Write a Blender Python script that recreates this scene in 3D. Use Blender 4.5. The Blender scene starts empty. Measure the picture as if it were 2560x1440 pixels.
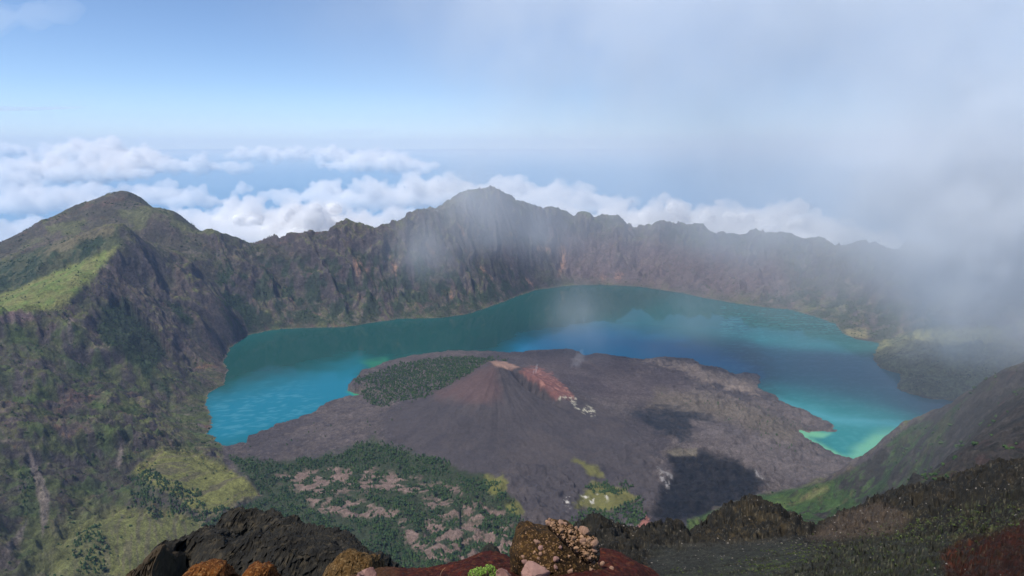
import bpy, math, random
import numpy as np
from mathutils import Vector, Matrix

rng = np.random.default_rng(7)
random.seed(7)
sc = bpy.context.scene
COL = sc.collection

# ------------------------------------------------------------------ camera maths
H = 1700.0                      # eye height above the lake (metres)
F = 24.0 / 36.0 * 2560.0
PITCH = math.atan(350.0 / F)
CP, SP = math.cos(PITCH), math.sin(PITCH)

def ray(px, py):
    u = (px - 1280.0) / F; v = (720.0 - py) / F
    return (u, CP + v * SP, -SP + v * CP)
def atY(px, py, Y):
    d = ray(px, py); t = Y / d[1]
    return (d[0] * t, Y, H + d[2] * t)
def atZ(px, py, z=0.0):
    d = ray(px, py); t = (z - H) / d[2]
    return (d[0] * t, d[1] * t, z)
def project(x, y, z):
    zz = z - H
    fw = y * CP - zz * SP
    up = y * SP + zz * CP
    fw = np.maximum(fw, 1e-3)
    return 1280.0 + F * x / fw, 720.0 - F * up / fw

# ------------------------------------------------------------------ noise (numpy)
_p = rng.permutation(4096).astype(np.int64)
_P = np.concatenate([_p, _p])
_g2 = np.stack([np.cos(np.arange(4096) * 2.39996), np.sin(np.arange(4096) * 2.39996)], 1).astype(np.float32)
_g3 = rng.normal(size=(4096, 3)); _g3 /= np.linalg.norm(_g3, axis=1)[:, None]; _g3 = _g3.astype(np.float32)

def n2(x, y, seed=0):
    x = np.asarray(x, float) + seed * 17.31; y = np.asarray(y, float) - seed * 9.77
    xi = np.floor(x).astype(np.int64); yi = np.floor(y).astype(np.int64)
    xf = (x - xi).astype(np.float32); yf = (y - yi).astype(np.float32)
    u = xf * xf * xf * (xf * (xf * 6 - 15) + 10); v = yf * yf * yf * (yf * (yf * 6 - 15) + 10)
    def g(ix, iy, fx, fy):
        h = _P[(_P[ix & 4095] + iy) & 4095]
        gr = _g2[h]
        return gr[..., 0] * fx + gr[..., 1] * fy
    a = g(xi, yi, xf, yf); b = g(xi + 1, yi, xf - 1, yf)
    c = g(xi, yi + 1, xf, yf - 1); d = g(xi + 1, yi + 1, xf - 1, yf - 1)
    return (a + u * (b - a)) * (1 - v) + (c + u * (d - c)) * v

def n3(x, y, z, seed=0):
    x = np.asarray(x, float) + seed * 13.7; y = np.asarray(y, float) - seed * 7.3; z = np.asarray(z, float) + seed * 3.1
    xi = np.floor(x).astype(np.int64); yi = np.floor(y).astype(np.int64); zi = np.floor(z).astype(np.int64)
    xf = x - xi; yf = y - yi; zf = z - zi
    s = lambda t: t * t * t * (t * (t * 6 - 15) + 10)
    u, v, w = s(xf), s(yf), s(zf)
    def g(a, b, c):
        h = _P[(_P[(_P[(xi + a) & 4095] + yi + b) & 4095] + zi + c) & 4095]
        gr = _g3[h]
        return gr[..., 0] * (xf - a) + gr[..., 1] * (yf - b) + gr[..., 2] * (zf - c)
    L = lambda a, b, t: a + (b - a) * t
    return L(L(L(g(0,0,0), g(1,0,0), u), L(g(0,1,0), g(1,1,0), u), v),
             L(L(g(0,0,1), g(1,0,1), u), L(g(0,1,1), g(1,1,1), u), v), w)

def fbm(x, y, oct=5, gain=0.5, lac=2.03, seed=0):
    s = 0; a = 1.0; f = 1.0
    for k in range(oct):
        s = s + a * n2(x * f, y * f, seed + k); a *= gain; f *= lac
    return s * 1.4
def ridged(x, y, oct=5, gain=0.5, lac=2.07, seed=0):
    s = 0; a = 1.0; f = 1.0; w = 1.0; tot = 0
    for k in range(oct):
        n = 1 - np.abs(n2(x * f, y * f, seed + k)) * 2.4
        n = np.clip(n, 0, 1) ** 2
        s = s + a * n * w; w = np.clip(n * 1.6, 0, 1); tot += a; a *= gain; f *= lac
    return s / tot
def fbm3(x, y, z, oct=4, gain=0.5, lac=2.03, seed=0):
    s = 0; a = 1.0; f = 1.0
    for k in range(oct):
        s = s + a * n3(x * f, y * f, z * f, seed + k); a *= gain; f *= lac
    return s * 1.4
def sstep(a, b, x):
    t = np.clip((x - a) / (b - a), 0, 1); return t * t * (3 - 2 * t)

def poly_sd(X, Y, P):
    """signed distance to polygon P, positive inside"""
    P = np.asarray(P, float); Q = np.roll(P, -1, 0)
    best = np.full(X.shape, 1e30); ins = np.zeros(X.shape, bool)
    for (ax, ay), (bx, by) in zip(P, Q):
        dx, dy = bx - ax, by - ay
        L2 = dx * dx + dy * dy + 1e-12
        t = np.clip(((X - ax) * dx + (Y - ay) * dy) / L2, 0, 1)
        best = np.minimum(best, (X - ax - t * dx) ** 2 + (Y - ay - t * dy) ** 2)
        if dy != 0:
            c = ((ay > Y) != (by > Y)) & (X < (bx - ax) * (Y - ay) / dy + ax)
            ins ^= c
    d = np.sqrt(best)
    return np.where(ins, d, -d)

class RBF:
    def __init__(s, pts, scale, c=0.12, reg=0.0):
        P = np.asarray(pts, float); s.sc = scale; s.c = c
        s.p = P[:, :2] / scale; z = P[:, 2]
        n = len(P)
        D = np.sqrt(((s.p[:, None] - s.p[None]) ** 2).sum(2) + c * c)
        A = np.zeros((n + 3, n + 3)); A[:n, :n] = D + reg * np.eye(n)
        A[:n, n] = 1; A[:n, n + 1:] = s.p; A[n, :n] = 1; A[n + 1:, :n] = s.p.T
        s.w = np.linalg.lstsq(A, np.concatenate([z, [0, 0, 0]]), rcond=None)[0]
    def __call__(s, X, Y):
        x = X.ravel() / s.sc; y = Y.ravel() / s.sc
        out = s.w[-3] + s.w[-2] * x + s.w[-1] * y
        for (a, b), w in zip(s.p, s.w[:-3]):
            out += w * np.sqrt((x - a) ** 2 + (y - b) ** 2 + s.c ** 2)
        return out.reshape(X.shape)

# ------------------------------------------------------------------ mesh helpers
def tag(o, label=None, cat=None, group=None, kind=None):
    if label: o['label'] = label
    if cat: o['category'] = cat
    if group: o['group'] = group
    if kind: o['kind'] = kind
    return o

def np_mesh(name, V, Fc, col=None, smooth=True, extra=None):
    """V (n,3), Fc (m,k) all the same k"""
    me = bpy.data.meshes.new(name)
    V = np.ascontiguousarray(V, np.float32); Fc = np.ascontiguousarray(Fc, np.int32)
    k = Fc.shape[1]
    me.vertices.add(len(V)); me.vertices.foreach_set('co', V.ravel())
    me.loops.add(Fc.size); me.loops.foreach_set('vertex_index', Fc.ravel())
    me.polygons.add(len(Fc))
    me.polygons.foreach_set('loop_start', np.arange(0, Fc.size, k, dtype=np.int32))
    me.polygons.foreach_set('loop_total', np.full(len(Fc), k, np.int32))
    me.polygons.foreach_set('use_smooth', np.full(len(Fc), smooth, bool))
    if col is not None:
        a = me.color_attributes.new('Col', 'FLOAT_COLOR', 'POINT')
        c = np.ones((len(V), 4), np.float32); c[:, :3] = col
        a.data.foreach_set('color', c.ravel())
    if extra:
        for nm, arr in extra.items():
            a = me.attributes.new(nm, 'FLOAT', 'POINT'); a.data.foreach_set('value', np.ascontiguousarray(arr, np.float32))
    me.update(calc_edges=True)
    return me
def link(name, me, mat=None, parent=None):
    o = bpy.data.objects.new(name, me); COL.objects.link(o)
    if mat: me.materials.append(mat)
    if parent: o.parent = parent
    return o
def grid_faces(nr, nc):
    i = np.arange(nr - 1)[:, None] * nc + np.arange(nc - 1)[None]
    return np.stack([i, i + 1, i + nc + 1, i + nc], -1).reshape(-1, 4)
def submesh(V, Fc, keep, col, extra=None):
    f = Fc[keep]; used = np.unique(f); mp = np.full(len(V), -1); mp[used] = np.arange(len(used))
    return V[used], mp[f], col[used]

# ------------------------------------------------------------------ node helpers
def new_mat(name):
    m = bpy.data.materials.new(name); m.use_nodes = True
    m.node_tree.nodes.clear(); return m, m.node_tree.nodes, m.node_tree.links
def N(ns, t, **kw):
    n = ns.new(t)
    for k, v in kw.items():
        if k in n.inputs.keys(): n.inputs[k].default_value = v
        else: setattr(n, k, v)
    return n
def ground_mat(name, scales=((0.02, 0.5), (0.12, 0.5)), bump=3.0, bscale=0.05, spec=0.15, rough=0.95, bump2=None):
    m, ns, ln = new_mat(name)
    out = N(ns, 'ShaderNodeOutputMaterial'); b = N(ns, 'ShaderNodeBsdfPrincipled')
    b.inputs['Roughness'].default_value = rough; b.inputs['Specular IOR Level'].default_value = spec
    tc = N(ns, 'ShaderNodeTexCoord'); at = N(ns, 'ShaderNodeVertexColor'); at.layer_name = 'Col'
    cur = at.outputs['Color']
    for sc_, amt in scales:
        nz = N(ns, 'ShaderNodeTexNoise'); nz.inputs['Scale'].default_value = sc_; nz.inputs['Detail'].default_value = 8; nz.inputs['Roughness'].default_value = 0.65
        ln.new(tc.outputs['Object'], nz.inputs['Vector'])
        mr = N(ns, 'ShaderNodeMapRange'); mr.inputs['From Min'].default_value = 0.3; mr.inputs['From Max'].default_value = 0.7
        mr.inputs['To Min'].default_value = 1 - amt; mr.inputs['To Max'].default_value = 1 + amt
        ln.new(nz.outputs['Fac'], mr.inputs['Value'])
        mx = N(ns, 'ShaderNodeVectorMath', operation='SCALE')
        ln.new(cur, mx.inputs[0]); ln.new(mr.outputs['Result'], mx.inputs['Scale']); cur = mx.outputs['Vector']
    ln.new(cur, b.inputs['Base Color'])
    nz = N(ns, 'ShaderNodeTexNoise'); nz.inputs['Scale'].default_value = bscale; nz.inputs['Detail'].default_value = 10; nz.inputs['Roughness'].default_value = 0.7
    ln.new(tc.outputs['Object'], nz.inputs['Vector'])
    bp = N(ns, 'ShaderNodeBump'); bp.inputs['Strength'].default_value = 1.0; bp.inputs['Distance'].default_value = bump
    ln.new(nz.outputs['Fac'], bp.inputs['Height']); ln.new(bp.outputs['Normal'], b.inputs['Normal'])
    ln.new(b.outputs['BSDF'], out.inputs['Surface'])
    return m

# ================================================================== FAR TERRAIN
outer_px = [(555,1112),(522,1085),(530,1050),(515,1010),(522,985),(560,960),(572,925),(560,905),(575,870),(620,838),(680,825),
 (760,820),(860,818),(930,807),(1000,797),(1100,795),(1170,785),(1230,765),(1290,742),(1340,725),(1420,714),(1500,712),
 (1600,717),(1700,732),(1760,745),(1830,757),(1900,767),(1980,775),(2040,792),(2090,810),(2105,832),(2140,848),(2200,858),
 (2188,875),(2180,895),(2200,920),(2250,935),(2240,970),(2270,985),(2330,998),(2375,1002)]
hidden_w = [(3250,4300),(2950,3800),(2350,3480)]
inner_px = [(2160,1160),(2140,1150),(2090,1135),(2050,1110),(2012,1095),(1996,1075),(2030,1082),(2078,1080),(2085,1062),(2050,1045),(2000,1020),(1965,1010),
 (1940,990),(1895,970),(1900,935),(1870,932),(1830,935),(1800,918),(1750,915),(1740,900),(1700,895),(1640,895),(1590,898),
 (1540,890),(1500,882),(1485,897),(1462,902),(1430,880),(1400,885),(1330,890),(1270,898),(1240,892),(1120,890),(1040,900),(970,915),
 (940,930),(895,945),(870,980),(905,985),(915,992),(908,1010),(870,1015),(820,1025),(780,1050),(740,1070),(690,1075),(680,1085),(620,1105)]
shore = [atZ(*p)[:2] for p in outer_px] + hidden_w + [atZ(*p)[:2] for p in inner_px]

crest = [(-400,800,6500),(-150,690,6600),(0,602,6700),(35,590,6750),(130,540,7000),(200,510,7200),(270,485,7400),(310,475,7500),(345,490,7450),(360,508,7400),
 (410,520,7350),(450,535,7300),(490,565,7250),(520,582,7200),(545,571,7150),(575,585,7150),(600,590,7200),(640,603,7250),(690,603,7300),
 (725,597,7350),(760,585,7400),(800,575,7450),(850,565,7500),(900,569,7600),(960,560,7700),(1010,545,7850),(1060,520,8000),
 (1120,505,8300),(1160,480,8500),(1200,471,8600),(1245,478,8700),(1290,505,8900),(1340,522,9100),(1400,533,9300),(1450,545,9450),
 (1490,545,9500),(1525,533,9500),(1560,550,9550),(1610,580,9550),(1635,565,9500),(1670,553,9450),(1700,565,9450),(1740,565,9400),
 (1780,582,9300),(1830,578,9200),(1880,583,9000),(1920,580,8900),(1960,573,8700),(2000,590,8500),(2050,600,8300),(2110,615,8000),
 (2170,607,7600),(2230,605,7300),(2300,620,6900),(2400,640,6500),(2560,660,6000)]
pts = []
for p in shore: pts.append((p[0], p[1], 0.0))
for k, (a, b, Y) in enumerate(crest):
    p = atY(a, b, Y); pts.append(p)
    if k % 2 == 0:
        for m_, dz in ((1.10, 420), (1.35, 1300), (2.0, 3300)):
            pts.append((p[0] * m_, p[1] * m_, max(p[2] - dz, -1900)))
def addY(L):
    for a, b, Y in L: pts.append(atY(a, b, Y))
def addZ(L):
    for a, b, z in L: pts.append(atZ(a, b, z))
# left shoulder, grass plateau and inner wall
addY([(295,562,5850),(280,570,5800),(200,588,5850),(100,622,5900),(0,660,5950),(-150,720,5900),
 (0,640,6400),(120,592,6650),(200,560,6800),(310,520,7000),(400,560,6850),(60,612,6550),
 (200,650,5650),(100,690,5500),(0,730,5300),(300,612,5650),(235,685,5100),(160,765,4600),(100,770,4600),(0,762,4700),
 (90,792,4300),(0,800,4150),(-150,820,4100),
 (0,900,3750),(0,1000,3350),(0,1100,2980),(0,1200,2700),(0,1300,2520),(0,1440,2330),(-200,1000,3300),(-200,1300,2350),
 (120,900,3950),(250,1000,3750),(150,1100,3120),(250,1180,3020),(330,1000,3980),(400,900,4500),(300,800,4850),(200,850,4300),
 (300,700,5350),(400,700,5750),(500,800,5500),(450,760,5650),(500,650,6500),(400,620,6650),(350,590,6700),(450,900,4950),(450,1000,4280),(400,1060,3800),
 (600,700,6550),(700,700,6850),(560,760,6000),(1000,700,7200),(1200,600,8000),(1200,690,7600),(1400,650,8900),(1600,650,9050),(1800,680,8400),(2000,700,7700),
 (2150,740,7000),(2300,760,6300)])
# foot of the left wall, grassy ramps
addZ([(300,1290,190),(330,1250,170),(200,1330,205),(100,1400,210),(420,1118,150),(500,1160,120),(600,1205,90),(645,1225,60),(560,1140,30),
 (480,1210,130),(400,1200,190),(650,1245,40),(510,1300,120),(400,1290,190),(300,1420,160),(450,1350,140),(500,1400,110)])
# valley floor
addZ([(620,1130,22),(700,1120,30),(820,1100,34),(900,1160,40),(750,1170,42),(600,1250,70),(700,1300,80),(900,1300,90),(1100,1300,110),(900,1400,110),(1100,1430,125),
 (1300,1290,125),(1450,1290,120),(1500,1330,125),(1600,1300,100),(1650,1200,70),(1750,1150,70),(1850,1200,60),(1700,1260,75),(1950,1200,70),
 (2050,1160,40),(1950,1120,60),(1850,1080,55),(1950,1060,40),(1850,1000,45),(1750,960,45),(1650,940,40),(1500,930,40),(1900,1150,75),
 (1040,930,45),(1000,970,40),(1130,920,50),(1150,905,20),(950,1000,25),(1800,1120,70),
 (1050,1040,50),(780,1090,25),(1430,905,30),(1560,910,35),(1380,905,35),(1700,920,40),(1800,950,45)])
# headland on the right
addZ([(2330,822,215),(2280,840,180),(2440,830,235),(2400,880,190),(2330,880,150),(2300,940,90),(2250,900,90),(2400,950,90),(2500,860,230),(2230,880,60)])
# near right wall
addY([(2560,965,1700),(2480,955,1850),(2400,985,2080),(2300,1047,2480),(2220,1117,2830),(2170,1150,3060),(2130,1175,3080),(2080,1203,3060),(1980,1225,3030),
 (1880,1247,2920),(1780,1285,2770),(1720,1302,2680),(2100,1250,2450),(2200,1200,2350),(2400,1100,1600),(2560,1050,1250),
 (2300,1200,1550),(2560,1200,1080),(2100,1320,1500),(2200,1290,1200),(1950,1330,1950),(1800,1400,1900),(2560,1440,900),(2300,1440,1050)])
pts += [(2250,2300,650),(2500,2900,300),(2600,3300,120),(4600,4600,850),(4300,3000,950),(3000,1500,1120),(5200,2000,1200),(3600,3900,300),
 (-400,1100,640),(-1500,1400,560),(0,1500,420),(700,1400,560),(-900,1900,230),(200,2000,220),(1000,1800,420),(-2600,1500,350),(-3200,2200,420),(-4200,3800,650),(-5500,5000,500)]
cx_cald, cy_cald = 150.0, 5000.0
base = RBF(pts, 1000.0, c=0.10)

NR, NC = 1000, 1440
lr = np.linspace(math.log(1000.0), math.log(10800.0), NR - 60)
lr = np.concatenate([lr, np.linspace(lr[-1], math.log(26000.0), 61)[1:]])
th = np.linspace(-math.radians(50), math.radians(50), NC)
R, T = np.meshgrid(np.exp(lr), th, indexing='ij')
X = R * np.sin(T); Y = R * np.cos(T)
Z0 = base(X, Y)
Wx = X + 90 * fbm(X / 400, Y / 400, 4, seed=40); Wy = Y + 90 * fbm(X / 400, Y / 400, 4, seed=50)
wsh = np.where(np.hypot(X - 300, Y - 4000) < 2200, 26, 16)
sd = -poly_sd(X + wsh * fbm(X / 90, Y / 90, 5, gain=.62, seed=4), Y + wsh * fbm(X / 90, Y / 90, 5, gain=.62, seed=5), shore)      # >0 on land
# valley-ness: flat floor inside the caldera (lava field)
cone_c = np.array([-95.0, 4120.0])
rc = np.hypot(X - cone_c[0], Y - cone_c[1]); ac = np.arctan2(Y - cone_c[1], X - cone_c[0])
PX0, PY0 = project(X, Y, Z0)
floor_poly = [(555,1112),(560,1150),(640,1225),(655,1245),(520,1300),(480,1500),(1650,1500),(1720,1300),(1880,1245),(1980,1225),(2140,1165),
              (2170,1100),(2100,1000),(1950,900),(1700,850),(1300,850),(900,870),(840,960),(700,1060)]
flo = sstep(-25, 25, poly_sd(PX0, PY0, floor_poly))
# gullies radiating from the caldera centre
rho = np.hypot(Wx - cx_cald, Wy - cy_cald); phi = np.arctan2(Wy - cy_cald, Wx - cx_cald)
gx = phi * 4200.0
gul = ridged(gx / 700 + .35 * fbm(X / 700, Y / 700, 4, seed=12), rho / 1500, 5, gain=.48, seed=11) - 0.45
gul2 = ridged(gx / 190 + .5 * fbm(X / 300, Y / 300, 4, seed=22), rho / 600, 4, gain=.48, seed=21) - 0.45
rough = fbm(X / 260, Y / 260, 7, gain=0.56, seed=31)
fine = ridged(X / 90 + .4 * rough, Y / 90, 5, gain=.6, seed=61) - .4
slope_amp = sstep(10, 350, sd)
wall = (1 - flo)
grass_poly = [(300,612),(235,690),(160,768),(0,790),(-250,820),(-250,780),(0,735),(110,690),(220,645)]
ramp_poly = [(400,1115),(470,1125),(560,1165),(655,1225),(640,1240),(520,1290),(330,1180)]
low_poly = [(130,1440),(150,1330),(290,1270),(420,1275),(520,1315),(420,1440)]
smooth_g = np.maximum(np.maximum(sstep(-8, 14, poly_sd(PX0, PY0, grass_poly)), sstep(-15, 20, poly_sd(PX0, PY0, ramp_poly))), sstep(-15, 25, poly_sd(PX0, PY0, low_poly)))
ampl = slope_amp * wall * (1 - 0.85 * smooth_g) * (1 - .6 * sstep(5300, 6000, Y) * sstep(-2400, -3200, X)) * (1 - .5 * sstep(3400, 3000, Y) * sstep(700, 1000, X))
hrel = np.clip(Z0 / 700, 0, 1)
Z = Z0 + ampl * (gul * (75 + 60 * sstep(-900, -1500, X) + 95 * hrel * (1 - sstep(.75, 1.35, Z0 / 800))) * (1 - .5 * sstep(1000, 1200, Z0)) + gul2 * 42 + rough * 38 + fine * 20)
Z += smooth_g * wall * 8 * fbm(X / 150, Y / 150, 4, seed=33)
# lava field relief
lava = ridged(X / 240 + .3 * rough, Y / 240, 5, seed=71)
Z += flo * sstep(0, 60, sd) * (lava * 30 - 8 + 9 * fbm(X / 45, Y / 45, 4, seed=77))
Z += flo * 10 * sstep(0, 30, sd) * (PX0 > 1250)
flow = ridged((X + .4 * Y) / 420 + .5 * rough, (Y - .4 * X) / 900, 4, seed=73)
Z += flo * sstep(20, 150, sd) * sstep(500, 1100, rc) * (PX0 > 1150) * (flow - .4) * 42
# the young cone
prof = 345 * (.72 * np.exp(-np.maximum(rc - 30, 0) / 440.0) + .28 * np.exp(-np.maximum(rc - 30, 0) / 1000.0)) + 22
prof = prof + 7 * np.exp(-((rc - 300) / 300) ** 2) * fbm(ac * 7, rc / 900, 4, seed=81)
prof = prof + np.clip(rc / 400, 0, 1) * (ridged(ac * 7.0 + .9 * fbm(X/200, Y/200, 5, seed=3), rc / 700, 5, seed=85) - .5) * 4 * np.exp(-rc / 1200)
prof = prof + 3 * fbm(X / 50, Y / 50, 5, gain=.6, seed=88)
Zs = Z + 14 * np.log1p(np.exp(np.clip((prof - Z) / 14, -30, 30)))
Z = np.where((rc < 1500) & (flo > .02), Z + (Zs - Z) * sstep(.1, .6, flo), Z)
# summit crater cut open to the right
def ell(cx, cy, ax, ay, ang):
    c, s = math.cos(ang), math.sin(ang); dx, dy = X - cx, Y - cy
    return np.sqrt(((dx * c + dy * s) / ax) ** 2 + ((-dx * s + dy * c) / ay) ** 2)
e0 = ell(-85, 4125, 60, 34, -0.3); e1 = ell(165, 4015, 175, 60, -0.62); e2 = ell(150, 4110, 150, 55, -0.6)
Z += 34 * np.exp(-e2 ** 2 * 1.2)
Z -= 26 * np.exp(-e0 ** 4) + 74 * np.exp(-e1 ** 4) * (1 + .35 * fbm(X / 30, Y / 30, 4, seed=91))
# shoreline
land = np.maximum(Z, 1.5 + 0.06 * np.maximum(sd, 0) * (1 + .4 * rough)) * (1 - np.exp(-np.maximum(sd, 0) / np.where(flo > .5, 10.0, 22.0)))
land = np.where((sd > 2500) | (Y > 9000) | (R > 9000), Z, np.where(R > 7000, np.maximum(Z, -1900 + 0 * Z) if False else land, land))
Z = np.where(sd > 0, land, -np.minimum(0.35 * -sd, 70.0) - .5)
Z = np.where(R > 25000, -2300, Z)
PX, PY = project(X, Y, Z)

# -------- colours (base albedo per vertex)
gy, gxx = np.gradient(Z); dR = np.gradient(R, axis=0); dT = np.gradient(T, axis=1) * R
nx_, ny_ = gy / dR, gxx / dT
slope = np.hypot(nx_, ny_)
def C(r, g, b): return np.array([r, g, b], float)
wn = 9 * fbm(X / 70, Y / 70, 5, seed=101)
wn2 = 9 * fbm(X / 70, Y / 70, 5, seed=102)
def mask(poly, soft=6, w=1.0, dil=0):
    return sstep(-soft, soft, poly_sd(PX + w * wn, PY + w * wn2, poly) + dil)
col = np.zeros(X.shape + (3,))
def mixc(m, c):
    global col
    m = np.clip(m, 0, 1)[..., None]; col = col * (1 - m) + np.asarray(c) * m
nA = fbm(X / 420, Y / 420, 6, gain=.6, seed=111); nB = fbm(X / 130, Y / 130, 5, gain=.62, seed=121); nC = fbm(X / 38, Y / 38, 4, gain=.6, seed=131)
strk = fbm(gx / 60, rho / 420, 5, gain=.62, seed=141)
col[:] = C(.096, .073, .060)
mixc(sstep(-.25, .5, nB + .5 * strk), C(.118, .092, .082))
mixc(.75 * sstep(-.15, .35, nA + .5 * nB - (slope - .75) * .9), C(.098, .105, .040))       # olive grass
mixc(.5 * sstep(.2, .6, nC + .6 * strk), C(.14, .12, .07))
mixc(.8 * sstep(.15, .5, strk - .3 * nA), C(.058, .050, .052))
mixc(.5 * sstep(.45, .7, strk + nC * .4), C(.20, .15, .125))                     # pale scree streaks
mixc(.55 * sstep(.50, .72, nB - .4 * nA), C(.15, .07, .045))
gg = gul + .5 * gul2
mixc(.75 * sstep(.05, .35, gg + .12 * nB) * sstep(1.3, .8, slope), C(.100, .112, .040))
mixc(.65 * sstep(.0, -.28, gg + .15 * nB), C(.044, .050, .032))
mixc(.6 * sstep(.10, .0, np.abs(gul2 + .30 + .1 * nB)) * sstep(.0, .4, nA + .2), C(.175, .14, .12))
mixc(.75 * sstep(.95, 1.5, slope + .5 * nB), C(.070, .060, .062))
# lush green in the low left
lushL = mask([(0,800),(160,770),(300,800),(520,1000),(560,1120),(300,1300),(150,1440),(0,1440)], 60)
mixc(lushL * .6 * sstep(.0, .4, fbm(X / 160, Y / 160, 5, seed=151)), C(.085, .11, .030))
mixc(lushL * .5 * sstep(.15, .5, -nB), C(.06, .10, .028))
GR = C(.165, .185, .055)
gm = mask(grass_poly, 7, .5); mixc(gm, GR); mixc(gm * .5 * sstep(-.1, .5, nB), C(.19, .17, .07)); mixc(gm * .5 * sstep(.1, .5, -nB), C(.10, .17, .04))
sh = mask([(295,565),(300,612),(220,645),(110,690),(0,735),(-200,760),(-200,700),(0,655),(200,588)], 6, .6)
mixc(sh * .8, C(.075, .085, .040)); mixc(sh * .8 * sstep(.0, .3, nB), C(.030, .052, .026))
mixc(mask([(150,600),(280,562),(295,575),(270,590),(160,622),(90,640)], 8), C(.14, .12, .07))
mt = mask([(0,600),(310,470),(520,580),(420,640),(300,600),(280,560),(0,650)], 6) * (Y > 6200)
mixc(mt * .45, C(.085, .075, .055)); mixc(mt * .55 * sstep(.05, .4, nA), C(.115, .125, .05))
ro = mask(ramp_poly, 8, .7); mixc(ro, C(.165, .165, .05)); mixc(ro * .7 * sstep(.05, .35, strk), C(.12, .10, .065))
lo = mask(low_poly, 12, .8); mixc(lo * .95, C(.15, .155, .05)); mixc(lo * .6 * sstep(.0, .3, fbm((X + .6 * Y) / 22, (Y - .6 * X) / 200, 4, seed=161)), C(.12, .10, .07))
mixc(mask([(60,1440),(100,1340),(170,1280),(290,1270),(240,1440)], 25) * .6, C(.12, .125, .05))
# pale landslide scars on the left wall
for pl in ([(70,1130),(85,1135),(105,1190),(125,1240),(120,1300),(105,1340),(98,1260),(80,1190)], [(165,785),(178,800),(185,840),(180,870),(172,840),(170,800)],
           [(0,1380),(30,1350),(70,1300),(60,1340),(20,1390)], [(300,1110),(312,1130),(300,1165),(285,1170),(296,1140)]):
    mixc(mask(pl, 4, .5) * .8, C(.21, .17, .15))
mixc(mask([(0,785),(50,775),(92,790),(80,800),(0,805)], 4, .6), C(.20, .14, .13))
# far wall: orange cliffs, purple-brown cliff
far = (Y > 6000)
mixc(mask([(1380,580),(1600,600),(1950,640),(2000,760),(1700,730),(1480,708),(1400,700)], 25) * .7 * far, C(.125, .088, .088))
for pl in ([(884,645),(900,640),(905,665),(895,690),(886,670)], [(972,632),(982,640),(990,660),(992,690),(984,685),(975,655)], [(908,672),(922,676),(918,682)],
           [(1135,545),(1150,560),(1165,590),(1155,585)], [(1195,655),(1215,680),(1235,700),(1225,703),(1200,680)], [(1065,610),(1085,630),(1080,635)],
           [(1100,725),(1130,730),(1135,745),(1110,740)], [(1305,690),(1325,700),(1340,715),(1315,712)], [(1400,610),(1415,620),(1412,665),(1395,690),(1404,640)],
           [(1540,682),(1556,684),(1552,700),(1540,698)], [(1500,690),(1515,692),(1508,700)], [(1340,615),(1380,620),(1375,628),(1345,624)]):
    mixc(mask(pl, 5, .5) * far * .85 * sstep(-.45, .1, nC), C(.31, .175, .115) )
# dark woodland tint on the foot of the far wall
nV = fbm(X / 150, Y / 150, 5, gain=.6, seed=171)
vegfar = np.clip(mask([(560,640),(800,640),(1000,620),(1150,640),(1350,700),(1420,705),(1300,742),(1200,775),(1000,797),(700,822),(590,850),(560,760)], 25) * sstep(-.12, .22, nV + .0022 * (PY - 700)), 0, 1) * far
vegR = np.clip(mask([(1850,740),(2000,720),(2200,740),(2400,800),(2330,850),(2200,860),(2090,820),(1980,780)], 25) * sstep(-.3, .15, nV), 0, 1)
vegH = np.clip(mask([(2180,860),(2260,845),(2300,860),(2330,900),(2360,1005),(2180,1000)], 12) * sstep(-.25, .2, nV), 0, 1)
mixc(mask([(2190,860),(2330,815),(2470,820),(2560,860),(2560,960),(2360,1005),(2170,960)], 10) * (Y > 4200), C(.21, .205, .085))
mixc(mask([(2110,822),(2165,820),(2170,845),(2120,842)], 4, .4), C(.22, .19, .09))
vegL = np.clip(mask([(250,760),(320,740),(420,880),(380,930),(440,990),(420,1000),(330,900),(250,850)], 10) + mask([(410,750),(440,755),(485,800),(480,815),(450,800)], 6)
    + mask([(540,640),(560,650),(600,720),(640,800),(600,830),(560,800),(540,730)], 15) * sstep(-.1, .2, nV)
    + mask([(200,600),(260,590),(215,645),(205,640)], 5) + mask([(20,660),(100,640),(110,680),(60,705),(0,720),(0,690)], 8) * sstep(-.2, .2, nV), 0, 1)
for v in (vegfar * .8, vegR * .7, vegH * .35, vegL * .8): mixc(v, C(.026, .045, .024))
# valley floor, lava, ash
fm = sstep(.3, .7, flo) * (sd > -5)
mixc(fm, C(.078, .064, .060)); mixc(fm * .6 * sstep(-.2, .4, nB + .3 * nC), C(.108, .086, .078)); mixc(fm * .7 * sstep(.25, .6, 1 - flow + .3 * nC - .35), C(.046, .040, .044)); mixc(fm * .5 * sstep(.2, .5, nC + .3 * lava), C(.055, .046, .048))
mixc(fm * .45 * sstep(.45, .75, flow + .25 * nC) * (PX > 1350), C(.125, .102, .095)); mixc(fm * .55 * sstep(.28, .12, flow + .2 * nC) * (PX > 1350), C(.045, .038, .041))
cone = fm * np.clip(mask([(1225,900),(1300,910),(1450,985),(1560,1050),(1640,1150),(1650,1240),(1600,1300),(1450,1330),(1330,1290),(1260,1240),(1120,1170),(1000,1110),(960,1060),(1020,1005),(1130,950)], 30), 0, 1)
rad = fbm(ac * 16 + .6 * rough, rc / 900, 6, gain=.62, seed=181)
mixc(cone * .9, C(.056, .049, .051)); mixc(cone * .25 * sstep(-.1, .5, rad), C(.070, .059, .058)); mixc(cone * .35 * sstep(.0, .5, -nB), C(.043, .038, .043)); mixc(cone * .3 * sstep(.1, .5, nA), C(.080, .064, .058))
mixc(cone * mask([(1180,925),(1240,905),(1250,1000),(1200,1010),(1080,990)], 18) * .45, C(.12, .065, .058))
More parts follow.
